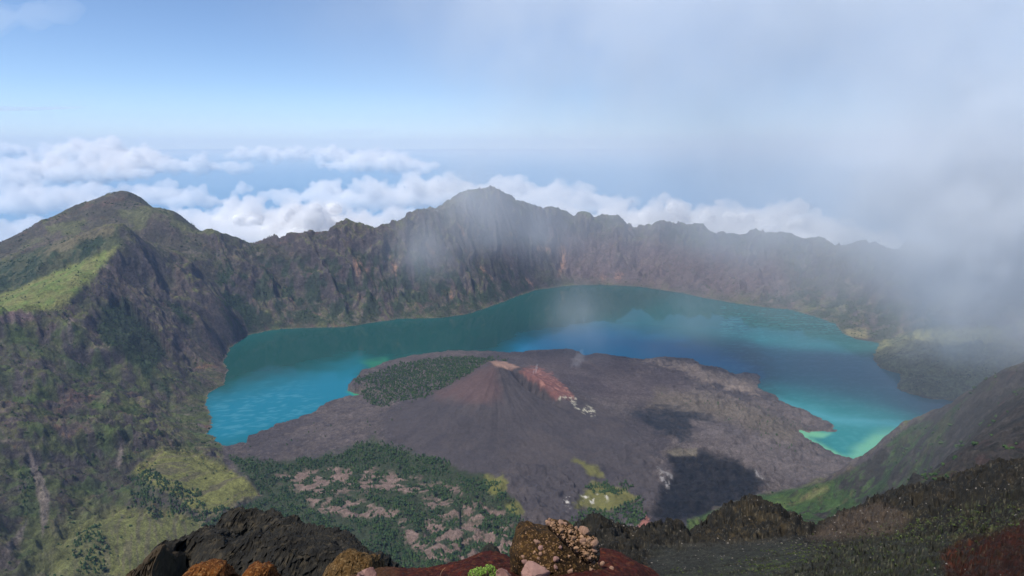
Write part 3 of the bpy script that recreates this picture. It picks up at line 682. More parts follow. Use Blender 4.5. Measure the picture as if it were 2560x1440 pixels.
def rock_mat(name, c1, c2, scale, bump=.02, bs=None, c3=None, hi=.62):
    m, ns, ln = new_mat(name)
    out = N(ns, 'ShaderNodeOutputMaterial'); b = N(ns, 'ShaderNodeBsdfPrincipled'); b.inputs['Roughness'].default_value = .92; b.inputs['Specular IOR Level'].default_value = .15
    tc = N(ns, 'ShaderNodeTexCoord')
    nz = N(ns, 'ShaderNodeTexNoise'); nz.inputs['Scale'].default_value = scale; nz.inputs['Detail'].default_value = 9; nz.inputs['Roughness'].default_value = .7
    ln.new(tc.outputs['Object'], nz.inputs['Vector'])
    cr = N(ns, 'ShaderNodeValToRGB'); cr.color_ramp.elements[0].position = .36; cr.color_ramp.elements[0].color = (*c1, 1); cr.color_ramp.elements[1].position = hi; cr.color_ramp.elements[1].color = (*c2, 1)
    ln.new(nz.outputs['Fac'], cr.inputs['Fac']); cur = cr.outputs['Color']
    if c3:
        n3m = N(ns, 'ShaderNodeTexNoise'); n3m.inputs['Scale'].default_value = scale * 3.7; n3m.inputs['Detail'].default_value = 6; ln.new(tc.outputs['Object'], n3m.inputs['Vector'])
        mr = N(ns, 'ShaderNodeMapRange'); mr.inputs['From Min'].default_value = .52; mr.inputs['From Max'].default_value = .72; ln.new(n3m.outputs['Fac'], mr.inputs['Value'])
        mx = N(ns, 'ShaderNodeMix', data_type='RGBA'); ln.new(mr.outputs['Result'], mx.inputs['Factor']); ln.new(cur, mx.inputs[6]); mx.inputs[7].default_value = (*c3, 1); cur = mx.outputs[2]
    ln.new(cur, b.inputs['Base Color'])
    bp = N(ns, 'ShaderNodeBump'); bp.inputs['Distance'].default_value = bump
    nb = N(ns, 'ShaderNodeTexNoise'); nb.inputs['Scale'].default_value = bs or scale * 2; nb.inputs['Detail'].default_value = 9; nb.inputs['Roughness'].default_value = .7; ln.new(tc.outputs['Object'], nb.inputs['Vector'])
    ln.new(nb.outputs['Fac'], bp.inputs['Height']); ln.new(bp.outputs['Normal'], b.inputs['Normal']); ln.new(b.outputs[0], out.inputs['Surface']); return m
tufts()

def outline_rock(name, outline, Yd, depth, mat, label, seed, res=90, amp=.035, lean=.0, below=1530, extra=None):
    """a solid rock: crest follows the outline, near face bulges to the camera, far face falls away"""
    o = np.array(outline, float)
    x0, x1 = o[0, 0], o[-1, 0]; nxg = res * 2; ny = res
    xs = np.linspace(x0, x1, nxg); top = np.interp(xs, o[:, 0], o[:, 1])
    ys = np.interp(xs, o[:, 0], o[:, 2] if o.shape[1] > 2 else np.full(len(o), Yd))
    V = []
    for j in range(ny):
        t = j / (ny - 1.0)                       # 0 near foot .. 0.5 crest .. 1 far foot
        tt_ = (t - .5) * 2
        Yj = ys + tt_ * depth * (1.0 if tt_ < 0 else .8)
        hfrac = np.clip(1 - abs(tt_) ** 1.7, 0, 1)
        crest_w = np.array([atY(a, b, c) for a, b, c in zip(xs, top, ys)])
        foot_z = np.array([atY(a, below, c)[2] for a, c in zip(xs, ys)])
        z = foot_z + (crest_w[:, 2] - foot_z) * hfrac
        xw = crest_w[:, 0] * (Yj / ys if False else 1.0)
        V.append(np.stack([xw, Yj, z], 1))
    V = np.array(V); s = Yd * .06
    n = fbm3(V[..., 0] / s, V[..., 1] / s, V[..., 2] / s, 6, .58, seed=seed); rr = 1 - np.abs(fbm3(V[..., 0] / s / 1.7, V[..., 1] / s / 1.7, V[..., 2] / s / 3.2, 5, .55, seed=seed + 5)) * 1.6
    V[..., 1] += Yd * amp * (n * 1.1 - rr * .9 + .3); V[..., 2] += Yd * amp * .30 * n; V[..., 0] += Yd * amp * .3 * fbm3(V[..., 0] / s, V[..., 1] / s, V[..., 2] / s + 40, 5, .55, seed=seed)
    s2 = Yd * .018                                   # cracks and furrows
    cr_ = 1 - np.abs(fbm3(V[..., 0] / s2, V[..., 1] / s2, V[..., 2] / s2 / 3.0, 4, .6, seed=seed + 8)) * 2.2
    V[..., 1] += Yd * amp * .45 * np.clip(cr_, 0, 1) ** 2; V[..., 2] -= Yd * amp * .12 * np.clip(cr_, 0, 1) ** 2
    me = np_mesh(name, V.reshape(-1, 3), grid_faces(ny, nxg)[:, ::-1], smooth=False)
    ob = link(name, me, mat); tag(ob, label, 'rock'); return ob, V

m_dark = rock_mat('dark_lava_rock', (.014, .013, .011), (.040, .036, .028), .5, .5, 1.3, (.075, .060, .038), .70)
m_brown = rock_mat('brown_lava_rock', (.022, .017, .012), (.055, .038, .020), .3, .3, .6, (.07, .05, .03))
outline_rock('rock_outcrop', [(505,1360,66),(528,1335,66),(540,1305,66),(552,1290,66),(575,1280,66),(610,1276,66),(635,1285,66),(660,1296,65),(690,1302,64),(715,1318,62),(745,1335,60),(780,1345,58),(820,1350,56),(850,1365,54),(870,1385,52),(900,1405,50),(930,1425,48),(950,1450,47)], 58, 16, m_dark,
   'high rounded hump of dark furrowed lava rock, topmost of the outcrop above the forest', 701, res=110, amp=.020, below=1700)
outline_rock('rock_outcrop', [(300,1460,44),(325,1440,44),(352,1412,44),(375,1385,44),(392,1360,44),(408,1347,44),(430,1350,44),(448,1358,44),(462,1345,46),(480,1335,46),(510,1325,46),(540,1345,44),(600,1352,43),(660,1350,42),(720,1352,41),(780,1372,40),(830,1395,39),(870,1412,38),(925,1440,37),(945,1470,37)], 42, 11, m_dark,
   'broad dark grey lava rock with a pointed left shoulder in front of the rounded hump', 711, res=110, amp=.022, below=1680)
outline_rock('rock_outcrop', [(296,1470,38),(318,1445,38),(345,1418,38),(370,1392,38),(395,1368,38),(410,1362,38),(420,1380,38),(424,1420,38),(425,1480,38)], 38, 5, m_brown,
   'narrow brown rock flank along the left edge of the dark outcrop', 721, res=50, amp=.018, below=1650)
m_orange = rock_mat('orange_scoria', (.055, .017, .004), (.21, .070, .012), 6.5, .06, 16, (.36, .18, .06), .64)
m_redsoil = rock_mat('red_scoria', (.050, .010, .006), (.15, .030, .014), 5.0, .05, 11, (.20, .07, .03), .62)
m_ochre = rock_mat('ochre_scoria', (.030, .020, .008), (.12, .065, .02), 4.5, .06, 10, (.25, .16, .07), .62)
outline_rock('orange_rock', [(452,1450),(462,1432),(475,1418),(500,1413),(522,1420),(545,1430),(560,1450)], 9.5, 1.2, m_orange, 'rusty orange scoria boulder on the bottom edge in front of the dark outcrop', 731, res=60, amp=.012, below=1560)
outline_rock('orange_rock', [(602,1455),(612,1425),(630,1414),(655,1416),(672,1428),(684,1455)], 9.5, 1.0, m_orange, 'smaller rusty orange scoria lump between the orange boulder and the pink stone', 741, res=50, amp=.012, below=1540)
outline_rock('ochre_rock', [(800,1460),(812,1425),(825,1408),(848,1392),(872,1382),(900,1386),(925,1400),(938,1420),(945,1462)], 15, 2.2, m_ochre, 'ochre speckled mound behind the pink stone at the bottom', 751, res=60, amp=.014, below=1540)

# ---- red and brown cinder ground right at the camera's feet
def foot_ground():
    ctrl = [(920,1436,11),(960,1420,11),(1000,1428,11),(1060,1430,11),(1100,1424,11),(1140,1412,11),(1170,1400,11),(1200,1388,11.2),(1225,1384,11.3),(1250,1386,11.3),(1275,1400,11),(1300,1420,11),
            (1480,1385,10),(1500,1378,10),(1530,1380,10),(1560,1392,10),(1600,1412,10),(1640,1434,10),(1665,1450,10),(1700,1480,10),(860,1450,11),(700,1480,11),(440,1500,11),(1390,1420,11),
            (900,1500,7),(1100,1480,7),(1250,1465,7),(1400,1460,7),(1550,1470,7),(1700,1530,7),(600,1560,7),(400,1600,7),(900,1600,5),(1300,1580,5),(1700,1620,5),(400,1700,5),
            (900,1560,16),(1100,1560,16),(1250,1540,16),(1500,1540,15),(1700,1600,15),(500,1650,16)]
    x, y, z, Rr, Tt_, a, b = near_patch('f', ctrl, (380, 1760), (4.2, 17), 300, 620, .0045, 801)
    px, py = project(x, y, z)
    z = z + .022 * ridged(x * 2.5, y * 2.5, 5, gain=.6, seed=811) * (Rr / 10) + .012 * fbm(x * 9, y * 9, 4, seed=812)
    c = np.zeros(x.shape + (3,)); c[:] = (.048, .008, .005)
    n1 = fbm(x * 1.2, y * 1.2, 5, gain=.6, seed=820); n2_ = fbm(x * 7, y * 7, 5, gain=.65, seed=821)
    def mx(m, k):
        nonlocal c
        m = np.clip(m, 0, 1)[..., None]; c = c * (1 - m) + np.array(k) * m
    mx(sstep(0, .5, n1) * .5, (.085, .018, .008)); mx(sstep(.2, .55, n2_) * .45, (.13, .05, .02)); mx(sstep(.15, .5, -n2_) * .6, (.022, .010, .008))
    mx((px < 1000) * sstep(1040, 940, px) * .7, (.075, .038, .014))
    V = np.stack([x, y, z], -1).reshape(-1, 3)
    tag(link('ground', np_mesh('ground', V, grid_faces(*x.shape)[:, ::-1], c.reshape(-1, 3)), m_soil), kind='structure')
foot_ground()
outline_rock('dark_rock', [(1190,1410),(1200,1392),(1210,1374),(1222,1367),(1235,1374),(1248,1388),(1265,1412)], 24, 2.5, m_dark, 'small pointed black rock peeping over the red soil left of the pebbly boulder', 761, res=50, amp=.014, below=1520)

# ---- the conglomerate boulder with its overhanging lip
m_cong = rock_mat('conglomerate', (.016, .010, .005), (.075, .040, .014), 7, .05, 20, (.20, .11, .035), .68)
def boulder(name, sil, Yc, thick, mat, seed, label, tilt=0.0, amp=.02, cuts=0, ex=2.6):
    """closed body from a silhouette polygon (px, py), swollen front and back"""
    P = np.array(sil, float); n = 150
    d = np.r_[0, np.cumsum(np.hypot(*np.diff(np.vstack([P, P[:1]]), axis=0).T))]
    q = np.linspace(0, d[-1], n, endpoint=False); PP = np.vstack([P, P[:1]])
    X_ = np.interp(q, d, PP[:, 0]); Y_ = np.interp(q, d, PP[:, 1]); c = np.array([X_.mean(), Y_.mean()])
    rings = 34; V = []; 
    for side in (-1, 1):
        for k in range(rings):
            s = 1 - k / rings if side < 0 else (k + 1) / rings
            if side < 0 and k == 0: s = 1.0
            if side > 0 and k == rings - 1: s = 1.0
            V.append(None)
    V = []
    R_ = [math.sin(math.pi / 2 * k / rings) for k in range(1, rings + 1)]
    for s in R_:                    # front, centre to rim
        dep = -thick * (1 - s ** ex) ** .5 * .5
        for a, b in zip(X_, Y_):
            px_, py_ = c[0] + (a - c[0]) * s, c[1] + (b - c[1]) * s
            V.append(atY(px_, py_, Yc + dep + tilt * (py_ - c[1]) / F * Yc * -1))
    for s in R_[::-1][1:]:
        dep = thick * (1 - s ** ex) ** .5 * .5
        for a, b in zip(X_, Y_):
            px_, py_ = c[0] + (a - c[0]) * s, c[1] + (b - c[1]) * s
            V.append(atY(px_, py_, Yc + dep + tilt * (py_ - c[1]) / F * Yc * -1))
    V = np.array(V); L_ = len(V) // n
    Fs = [(i * n + j, i * n + (j + 1) % n, (i + 1) * n + (j + 1) % n, (i + 1) * n + j) for i in range(L_ - 1) for j in range(n)]
    s = Yc * .05
    nn = fbm3(V[:, 0] / s, V[:, 1] / s, V[:, 2] / s, 5, .58, seed=seed)
    cen = V.mean(0); dirv = V - cen; dirv /= np.linalg.norm(dirv, axis=1)[:, None] + 1e-9
    V = V + dirv * (nn * amp * Yc)[:, None] + np.stack([np.zeros(len(V)), -np.abs(fbm3(V[:, 0] / s * 3, V[:, 1] / s * 3, V[:, 2] / s * 3, 4, seed=seed + 3)) * amp * Yc * .8, np.zeros(len(V))], 1)
    if cuts:
        rc_ = np.random.default_rng(seed); ext = np.ptp(V, axis=0).mean() / 2
        for k in range(cuts):
            d_ = rc_.normal(size=3); d_[1] = -abs(d_[1]) * 1.2; d_ /= np.linalg.norm(d_); q_ = (V - cen) @ d_; h_ = np.quantile(q_, rc_.uniform(.72, .92))
            V = V - np.clip(q_ - h_, 0, None)[:, None] * d_ * .9
        V = V + (fbm3(V[:, 0] * 9, V[:, 1] * 9, V[:, 2] * 9, 5, .6, seed=seed) * .010)[:, None]
    me = np_mesh(name, V, np.array(Fs)); ob = link(name, me, mat); tag(ob, label, 'rock')
    return ob, V
b1, BV1 = boulder('conglomerate_boulder', [(1262,1480),(1272,1440),(1276,1380),(1284,1358),(1292,1328),(1300,1310),(1320,1306),(1345,1312),(1372,1316),(1395,1325),(1420,1350),(1450,1372),(1485,1400),(1515,1425),(1532,1450),(1545,1500),(1400,1540)], 8.2, 1.5, m_cong, 901,
   'big brown pebbly conglomerate boulder rising from the red soil at the bottom', tilt=.55, amp=.007, cuts=4, ex=6)
b2, BV2 = boulder('conglomerate_slab', [(1364,1305),(1372,1296),(1388,1300),(1420,1306),(1440,1318),(1470,1328),(1490,1345),(1500,1362),(1500,1384),(1496,1400),(1488,1412),(1466,1408),(1448,1392),(1420,1368),(1395,1340),(1372,1322)], 6.75, .40, m_cong, 911,
   'slanting stone-studded lip overhanging the front of the pebbly boulder', tilt=.35, amp=.005, ex=4)

m_stone = rock_mat('tan_stone', (.22, .125, .085), (.40, .245, .165), 5, .01, 30)
m_pink = rock_mat('pink_stone', (.23, .12, .10), (.38, .23, .185), 4, .012, 20)
def stone_mesh(name, r, cuts=7, sub=3, sq=(1, .8, .75)):
    V, Fs = (ico0(sub)); V = V * np.array(sq)
    for k in range(cuts):
        d = r.normal(size=3); d /= np.linalg.norm(d); h = r.uniform(.42, .72); q = V @ d; V = V - np.clip(q - h, 0, None)[:, None] * d * .92
    V = V + V * (fbm3(V[:, 0] * 2.2, V[:, 1] * 2.2, V[:, 2] * 2.2, 4, seed=int(r.integers(1, 99))) * .10)[:, None]
    return np_mesh(name, V, Fs, smooth=False)
from mathutils.bvhtree import BVHTree
def bvh(ob):
    me = ob.data; return BVHTree.FromPolygons([v.co[:] for v in me.vertices], [p.vertices[:] for p in me.polygons])
T1, T2 = bvh(b1), bvh(b2)
def hit(px, py, trees):
    d = Vector(ray(px, py)).normalized(); o = Vector((0, 0, H)); best = None
    for t in trees:
        h = t.ray_cast(o, d)
        if h[0] is not None and (best is None or h[3] < best[3]): best = h
    return best
rs = np.random.default_rng(5)
stones = [ # px, py, radius px, material, label
 (1459,1333,15,m_stone,'angular tan block, largest on top of the slanting lip'),
 (1401,1308,8,m_stone,'wedge-shaped tan stone near the upper end of the slanting lip'),
 (1372,1310,7,m_stone,'pale rounded stone at the upper left end of the slanting lip'),
 (1373,1299,4,m_stone,'little round stone perched on the very tip of the slanting lip'),
 (1413,1310,5,m_stone,'small tan stone just right of the wedge-shaped stone on the lip'),
 (1459,1354,9,m_stone,'tan chunk below the large angular block on the lip'),
 (1434,1347,7,m_stone,'tan stone in the middle of the slanting lip'),
 (1483,1362,12,m_stone,'rounded pinkish tan stone at the lower right end of the lip'),
 (1484,1378,9,m_stone,'knobbly tan stone directly under the rounded one at the lip end'),
 (1496,1366,5,m_stone,'small knob at the right edge of the lip'),
 (1445,1376,6,m_stone,'rounded stone on the lower edge of the slanting lip'),
 (1436,1369,4,m_stone,'small round stone left of the rounded stone on the lower edge of the lip'),
 (1474,1395,6,m_stone,'tan stone hanging near the bottom of the lip'),
 (1483,1406,5,m_stone,'lowest small stone under the end of the lip'),
 (1441,1322,6,m_stone,'flat stone behind the large angular block on the lip'),
 (1342,1357,9,m_stone,'brownish striped stone set high in the left face of the boulder'),
 (1350,1371,8,m_pink,'greyish pink stone under the striped stone in the boulder face'),
 (1390,1401,10,m_pink,'pink angular stone in the lower middle of the boulder face'),
 (1388,1419,7,m_pink,'small pinkish stone under the pink angular stone in the boulder face'),
 (1424,1431,8,m_stone,'tan stone low in the boulder near the bottom edge'),
 (1478,1427,9,m_stone,'flat tan stone low on the right side of the boulder'),
 (1400,1369,5,m_pink,'reddish pebble in the boulder face left of the shadow line'),
 (1346,1396,4,m_stone,'round pale pebble in the lower left of the boulder face'),
 (1307,1393,5,m_stone,'round pale pebble near the left edge of the boulder'),
 (1313,1405,8,m_pink,'blocky pink stone resting against the big pink rock'),
 (1352,1386,6,m_stone,'tan stone between the pink stone and the round pebble in the boulder face'),
 (1529,1422,6,m_stone,'tan stone at the right foot of the boulder beside the red soil'),
 (1506,1410,6,m_stone,'upright pale stone on the right flank of the boulder'),
]
for px_, py_, rp, mt_, lb in stones:
    h = hit(px_, py_, (T1, T2))
    Yh = h[0].y if h else 8.0
    p = np.array(h[0]) if h else np.array(atY(px_, py_, Yh))
    s = rp / F * Yh * 1.3
    q = (1, .85, .8) if rp < 12 else (1.05, .7, .85)
    ob = link('stone', stone_mesh('stone', rs, 7 if rp > 6 else 4, 3 if rp > 6 else 2, q), mt_); ob.scale = (s, s, s); ob.location = tuple(p + np.array([0, s * .25, 0])); ob.rotation_euler = tuple(rs.uniform(-.6, .6, 3))
    tag(ob, lb, 'stone', 'stones set in the conglomerate boulder')
# fine gravel bedded in boulder and lip
def bedded(trees, sil, n, r, w):
    P = []; s = []
    xs = [a for a, b in sil]; ys = [b for a, b in sil]
    while len(P) < n:
        a, b = r.uniform(min(xs), max(xs)), r.uniform(min(ys), max(ys))
        if poly_sd(np.array([a]), np.array([b]), sil)[0] < 0: continue
        h = hit(a, b, trees)
        if h: P.append(h[0][:]); s.append(h[0].y / F * w * math.exp(r.normal() * .5))
    return np.array(P), np.array(s)
ra = np.random.default_rng(8)
A1, S1 = bedded((T1, T2), [(1276,1440),(1292,1325),(1310,1308),(1395,1325),(1520,1430),(1530,1445)], 620, ra, 1.05)
A2, S2 = bedded((T1, T2), [(1364,1305),(1372,1298),(1420,1308),(1490,1345),(1500,1384),(1488,1410),(1448,1392)], 520, ra, 2.3)
prs = [(IC1V * (1 + ra.uniform(-.22, .22, (len(IC1V), 1))) * [1, .8, .75], IC1F) for _ in range(8)]
m_gr = foliage_mat('gravel', (.09, .045, .016), (.33, .20, .12))
v, f = scatter_mesh(prs, np.r_[A1, A2], np.r_[S1, S2], ra)
tag(link('gravel', np_mesh('gravel', v, f, smooth=False), m_gr), kind='stuff')

# big pink rock, pink stone, stone by the plant
boulder('pink_rock', [(1296,1460),(1300,1430),(1312,1410),(1322,1401),(1338,1403),(1350,1414),(1368,1428),(1382,1445),(1384,1480),(1330,1500)], 6.4, .45, m_pink, 921, 'large smooth pinkish tan rock leaning on the pebbly boulder at the bottom', tilt=-.4, amp=.004, cuts=12)
boulder('pink_stone', [(880,1450),(888,1437),(905,1427),(930,1417),(936,1418),(941,1432),(944,1455),(915,1475)], 6.6, .35, m_pink, 931, 'smooth pink stone with a pointed top left of the green plant', tilt=-.4, amp=.003, cuts=10)
boulder('grey_stone', [(1232,1456),(1238,1436),(1246,1424),(1256,1420),(1266,1428),(1273,1440),(1274,1465),(1250,1475)], 6.6, .25, m_pink, 941, 'greyish pink stone just right of the bright green plant', tilt=-.4, amp=.004, cuts=12)
# bright green cushion plant
def plant():
    r = np.random.default_rng(33); V = []; Fs = []
    root = bpy.data.objects.new('green_plant', None); COL.objects.link(root); root.location = atY(1208, 1446, 6.7)
    sV = []; sF = []
    for k in range(150):
        a = r.uniform(0, 6.28); t = r.uniform(0, 1) ** .6; bx, by = .165 * t * math.cos(a), .10 * t * math.sin(a)
        hh = (.115 * (1 - .55 * t * t) + (.035 if bx > .03 and bx < .11 else 0)) * r.uniform(.8, 1.1)
        tip = np.array([bx * 1.1, by * 1.1, hh]); b0 = np.array([bx * .5, by * .5, -.02])
        q = len(sV); sV += [tuple(b0 + [-.002, 0, 0]), tuple(b0 + [.002, 0, 0]), tuple(tip + [.0015, 0, 0]), tuple(tip - [.0015, 0, 0])]; sF.append((q, q + 1, q + 2, q + 3))
        for j in range(11):
            an = r.uniform(0, 6.28); el = r.uniform(.1, 1.3); l = r.uniform(.010, .019); p0 = tip + [0, 0, -r.uniform(0, .035)]
            d = np.array([math.cos(an) * math.cos(el), math.sin(an) * math.cos(el), math.sin(el)]) * l; w_ = np.array([-math.sin(an), math.cos(an), 0]) * l * .3
            q = len(V); V += [tuple(p0), tuple(p0 + d * .55 + w_), tuple(p0 + d), tuple(p0 + d * .55 - w_)]; Fs.append((q, q + 1, q + 2, q + 3))
    tag(root, 'small bright green cushion plant growing in the red soil at the bottom edge', 'plant')
    link('foliage', np_mesh('foliage', np.array(V), np.array(Fs), smooth=False), foliage_mat('green_leaf', (.12, .24, .03), (.30, .46, .09)), root)
    link('stems', np_mesh('stems', np.array(sV), np.array(sF), smooth=False), rock_mat('dry_stem', (.16, .13, .08), (.30, .26, .18), 20), root)
plant()
# dry grass stalk
def stalk():
    p = [atY(1100, 1446, 6.8), atY(1101, 1436, 6.8), atY(1106, 1426, 6.8), atY(1113, 1419, 6.8)]; V = []; Fs = []
    for i, q in enumerate(p):
        for j in range(5): a = j * 1.2566; V.append((q[0] + .0035 * math.cos(a), q[1] + .0035 * math.sin(a), q[2]))
    for i in range(3):
        for j in range(5): Fs.append((i * 5 + j, i * 5 + (j + 1) % 5, i * 5 + 5 + (j + 1) % 5, i * 5 + 5 + j))
    tag(link('dry_stalk', np_mesh('dry_stalk', np.array(V), np.array(Fs)), rock_mat('straw', (.30, .16, .09), (.42, .25, .15), 20)), 'thin curved dry stalk sticking up from the red soil', 'stalk')
stalk()
HAZE_D = 1.7e-5; HAZE_C = (.46, .60, .88)
SEAHAZE_D = 3.0e-5; SEAHAZE_C = (.90, .97, 1.0)
MIST_C = (.96, .98, 1.0); MIST_G = -0.1; MIST_A = 2.5; SHRED_D = 0.0005
MIST_BLOBS = [(3550, -380, 1500, 1000, 6.5), (-760, -760, 620, 460, .38), (230, -560, 800, 360, .35), (-290, -350, 800, 420, .6), (300, 500, 1500, 700, .5),
              (560, -1180, 430, 400, .3), (1250, -1130, 520, 330, .2), (1700, -500, 1000, 330, .4)]
# ================================================================== AIR: haze, mist, clouds
def box_mesh(name, x0, x1, y0, y1, z0, z1):
    V = [(x, y, z) for z in (z0, z1) for y in (y0, y1) for x in (x0, x1)]
    Fs = [(0,2,3,1),(4,5,7,6),(0,1,5,4),(2,6,7,3),(0,4,6,2),(1,3,7,5)]
    return np_mesh(name, np.array(V, float), np.array(Fs), smooth=False)
def vol_mat(name, dens, color, aniso=0.0, step=None):
    m, ns, ln = new_mat(name)
    out = N(ns, 'ShaderNodeOutputMaterial'); v = N(ns, 'ShaderNodeVolumePrincipled')
    v.inputs['Color'].default_value = (*color, 1); v.inputs['Density'].default_value = dens; v.inputs['Anisotropy'].default_value = aniso
    v.inputs['Density Attribute'].default_value = ''
    ln.new(v.outputs['Volume'], out.inputs['Volume'])
    if step: m.cycles.volume_step_rate = step
    return m, ns, ln, v
# even haze round the camera and the whole caldera
hz, *_ = vol_mat('haze', HAZE_D, HAZE_C, 0.0)
tag(link('haze', box_mesh('haze', -14500, 14500, -600, 13500, -2290, 2300), hz), kind='stuff')
# marine haze lying low over the sea, away from the island
def ring_layer(name, r0, r1, z0, z1, n=64):
    V = []; Fs = []
    for r in (r0, r1):
        for z in (z0, z1):
            for k in range(n):
                a = 2 * math.pi * k / n; V.append((r * math.sin(a), r * math.cos(a) , z))
    q = lambda a, b: [Fs.append((a * n + k, a * n + (k + 1) % n, b * n + (k + 1) % n, b * n + k)) for k in range(n)]
    q(0, 1); q(1, 3); q(3, 2); q(2, 0)
    return np_mesh(name, np.array(V), np.array(Fs), smooth=False)
sh_, *_ = vol_mat('sea_haze', SEAHAZE_D, SEAHAZE_C, -.1)
sh2, *_ = vol_mat('horizon_haze', 4.0e-6, (1, 1, 1), -.1)
tag(link('sea_haze', ring_layer('sea_haze', 90000, 700000, -1290, 9000), sh2), kind='stuff')
tag(link('sea_haze', ring_layer('sea_haze', 21000, 900000, -2280, -1300), sh_), kind='stuff')

def drifting_mist():
    m, ns, ln, v = vol_mat('mist', 0.0, MIST_C, MIST_G, step=0.22)
    tc = N(ns, 'ShaderNodeTexCoord'); sp = N(ns, 'ShaderNodeSeparateXYZ')
    nz0 = N(ns, 'ShaderNodeTexNoise'); nz0.inputs['Scale'].default_value = 1 / 900.; nz0.inputs['Detail'].default_value = 3; nz0.inputs['Roughness'].default_value = .6
    ln.new(tc.outputs['Object'], nz0.inputs['Vector'])
    # warp the coordinates a little so that the bank has ragged edges
    sb = N(ns, 'ShaderNodeVectorMath', operation='SUBTRACT'); sb.inputs[1].default_value = (.5, .5, .5); ln.new(nz0.outputs['Color'], sb.inputs[0])
    sl = N(ns, 'ShaderNodeVectorMath', operation='SCALE'); sl.inputs['Scale'].default_value = 650; ln.new(sb.outputs['Vector'], sl.inputs[0])
    ad = N(ns, 'ShaderNodeVectorMath', operation='ADD'); ln.new(tc.outputs['Object'], ad.inputs[0]); ln.new(sl.outputs['Vector'], ad.inputs[1])
    ln.new(ad.outputs['Vector'], sp.inputs['Vector'])
    def M(op, a, b=None, c=None):
        n = N(ns, 'ShaderNodeMath', operation=op)
        for i, q in enumerate((a, b, c)):
            if q is None: continue
            if isinstance(q, (int, float)): n.inputs[i].default_value = q
            else: ln.new(q, n.inputs[i])
        return n.outputs[0]
    def SS(x, a, b):
        n = N(ns, 'ShaderNodeMapRange', interpolation_type='SMOOTHSTEP'); n.inputs['From Min'].default_value = a; n.inputs['From Max'].default_value = b
        ln.new(x, n.inputs['Value']); return n.outputs['Result']
    s, t, z = sp.outputs
    u = M('MULTIPLY_ADD', z, 1.23, s)
    A = M('MULTIPLY', M('MULTIPLY', M('POWER', SS(u, -2100, 4000), 1.7), MIST_A), SS(z, -1250, -200))
    tot = 0.0
    for (s0, z0, rs, rz, k) in MIST_BLOBS:
        mp = N(ns, 'ShaderNodeMapping', vector_type='TEXTURE'); mp.inputs['Location'].default_value = (s0, 0, z0); mp.inputs['Scale'].default_value = (rs, 1e6, rz)
        ln.new(ad.outputs['Vector'], mp.inputs['Vector'])
        g = N(ns, 'ShaderNodeTexGradient', gradient_type='SPHERICAL'); ln.new(mp.outputs['Vector'], g.inputs['Vector'])
        tot = M('MULTIPLY_ADD', M('POWER', g.outputs['Fac'], 1.5), k, tot)
    mp = N(ns, 'ShaderNodeMapping'); mp.inputs['Scale'].default_value = (1, 1, .8); ln.new(tc.outputs['Object'], mp.inputs['Vector'])
    nz = N(ns, 'ShaderNodeTexNoise'); nz.inputs['Scale'].default_value = 1 / 420.; nz.inputs['Detail'].default_value = 4; nz.inputs['Roughness'].default_value = .62
    ln.new(mp.outputs['Vector'], nz.inputs['Vector'])
    nn = N(ns, 'ShaderNodeMapRange'); nn.inputs['From Min'].default_value = .33; nn.inputs['From Max'].default_value = .67; nn.inputs['To Min'].default_value = .25; nn.inputs['To Max'].default_value = 1.75
    ln.new(nz.outputs['Fac'], nn.inputs['Value'])
    # the thick part is more even than the wisps
    d = M('MULTIPLY', tot, M('MAXIMUM', nn.outputs['Result'], 0.0))
    A = M('MULTIPLY', A, SS(z, 1500, 950))
    d = M('ADD', d, M('MULTIPLY', A, M('MULTIPLY_ADD', nn.outputs['Result'], .22, .78)))
    # fade to nothing at the two broad faces
    at_ = M('ABSOLUTE', t); d = M('MULTIPLY', d, SS(at_, 450, 250))
    ln.new(M('MULTIPLY', d, 1 / 720.), v.inputs['Density'])
    me = box_mesh('mist', -4500, 7500, -450, 450, -1685, 3400)
    o = tag(link('mist', me, m), kind='stuff'); o.location = (0, 5057, 1700); o.rotation_euler = (0, 0, math.atan2(-.457, 1))
    # a thinner shred hanging on the near right slope
    m2, ns, ln, v = vol_mat('mist_shred', 0.0, MIST_C, MIST_G, step=0.25)
    tc = N(ns, 'ShaderNodeTexCoord'); mp = N(ns, 'ShaderNodeMapping', vector_type='TEXTURE'); mp.inputs['Scale'].default_value = (1500, 900, 900)
    ln.new(tc.outputs['Object'], mp.inputs['Vector'])
    g = N(ns, 'ShaderNodeTexGradient', gradient_type='SPHERICAL'); ln.new(mp.outputs['Vector'], g.inputs['Vector'])
    nz = N(ns, 'ShaderNodeTexNoise'); nz.inputs['Scale'].default_value = 1 / 350.; nz.inputs['Detail'].default_value = 3; ln.new(tc.outputs['Object'], nz.inputs['Vector'])
    n = N(ns, 'ShaderNodeMath', operation='MULTIPLY'); ln.new(g.outputs['Fac'], n.inputs[0]); ln.new(nz.outputs['Fac'], n.inputs[1])
    n2_ = N(ns, 'ShaderNodeMath', operation='MULTIPLY'); ln.new(n.outputs[0], n2_.inputs[0]); n2_.inputs[1].default_value = SHRED_D
    ln.new(n2_.outputs[0], v.inputs['Density'])
    o = tag(link('mist', box_mesh('mist_b', -1500, 1500, -900, 900, -900, 900), m2), kind='stuff'); o.location = (1700, 1650, 1450)
drifting_mist()

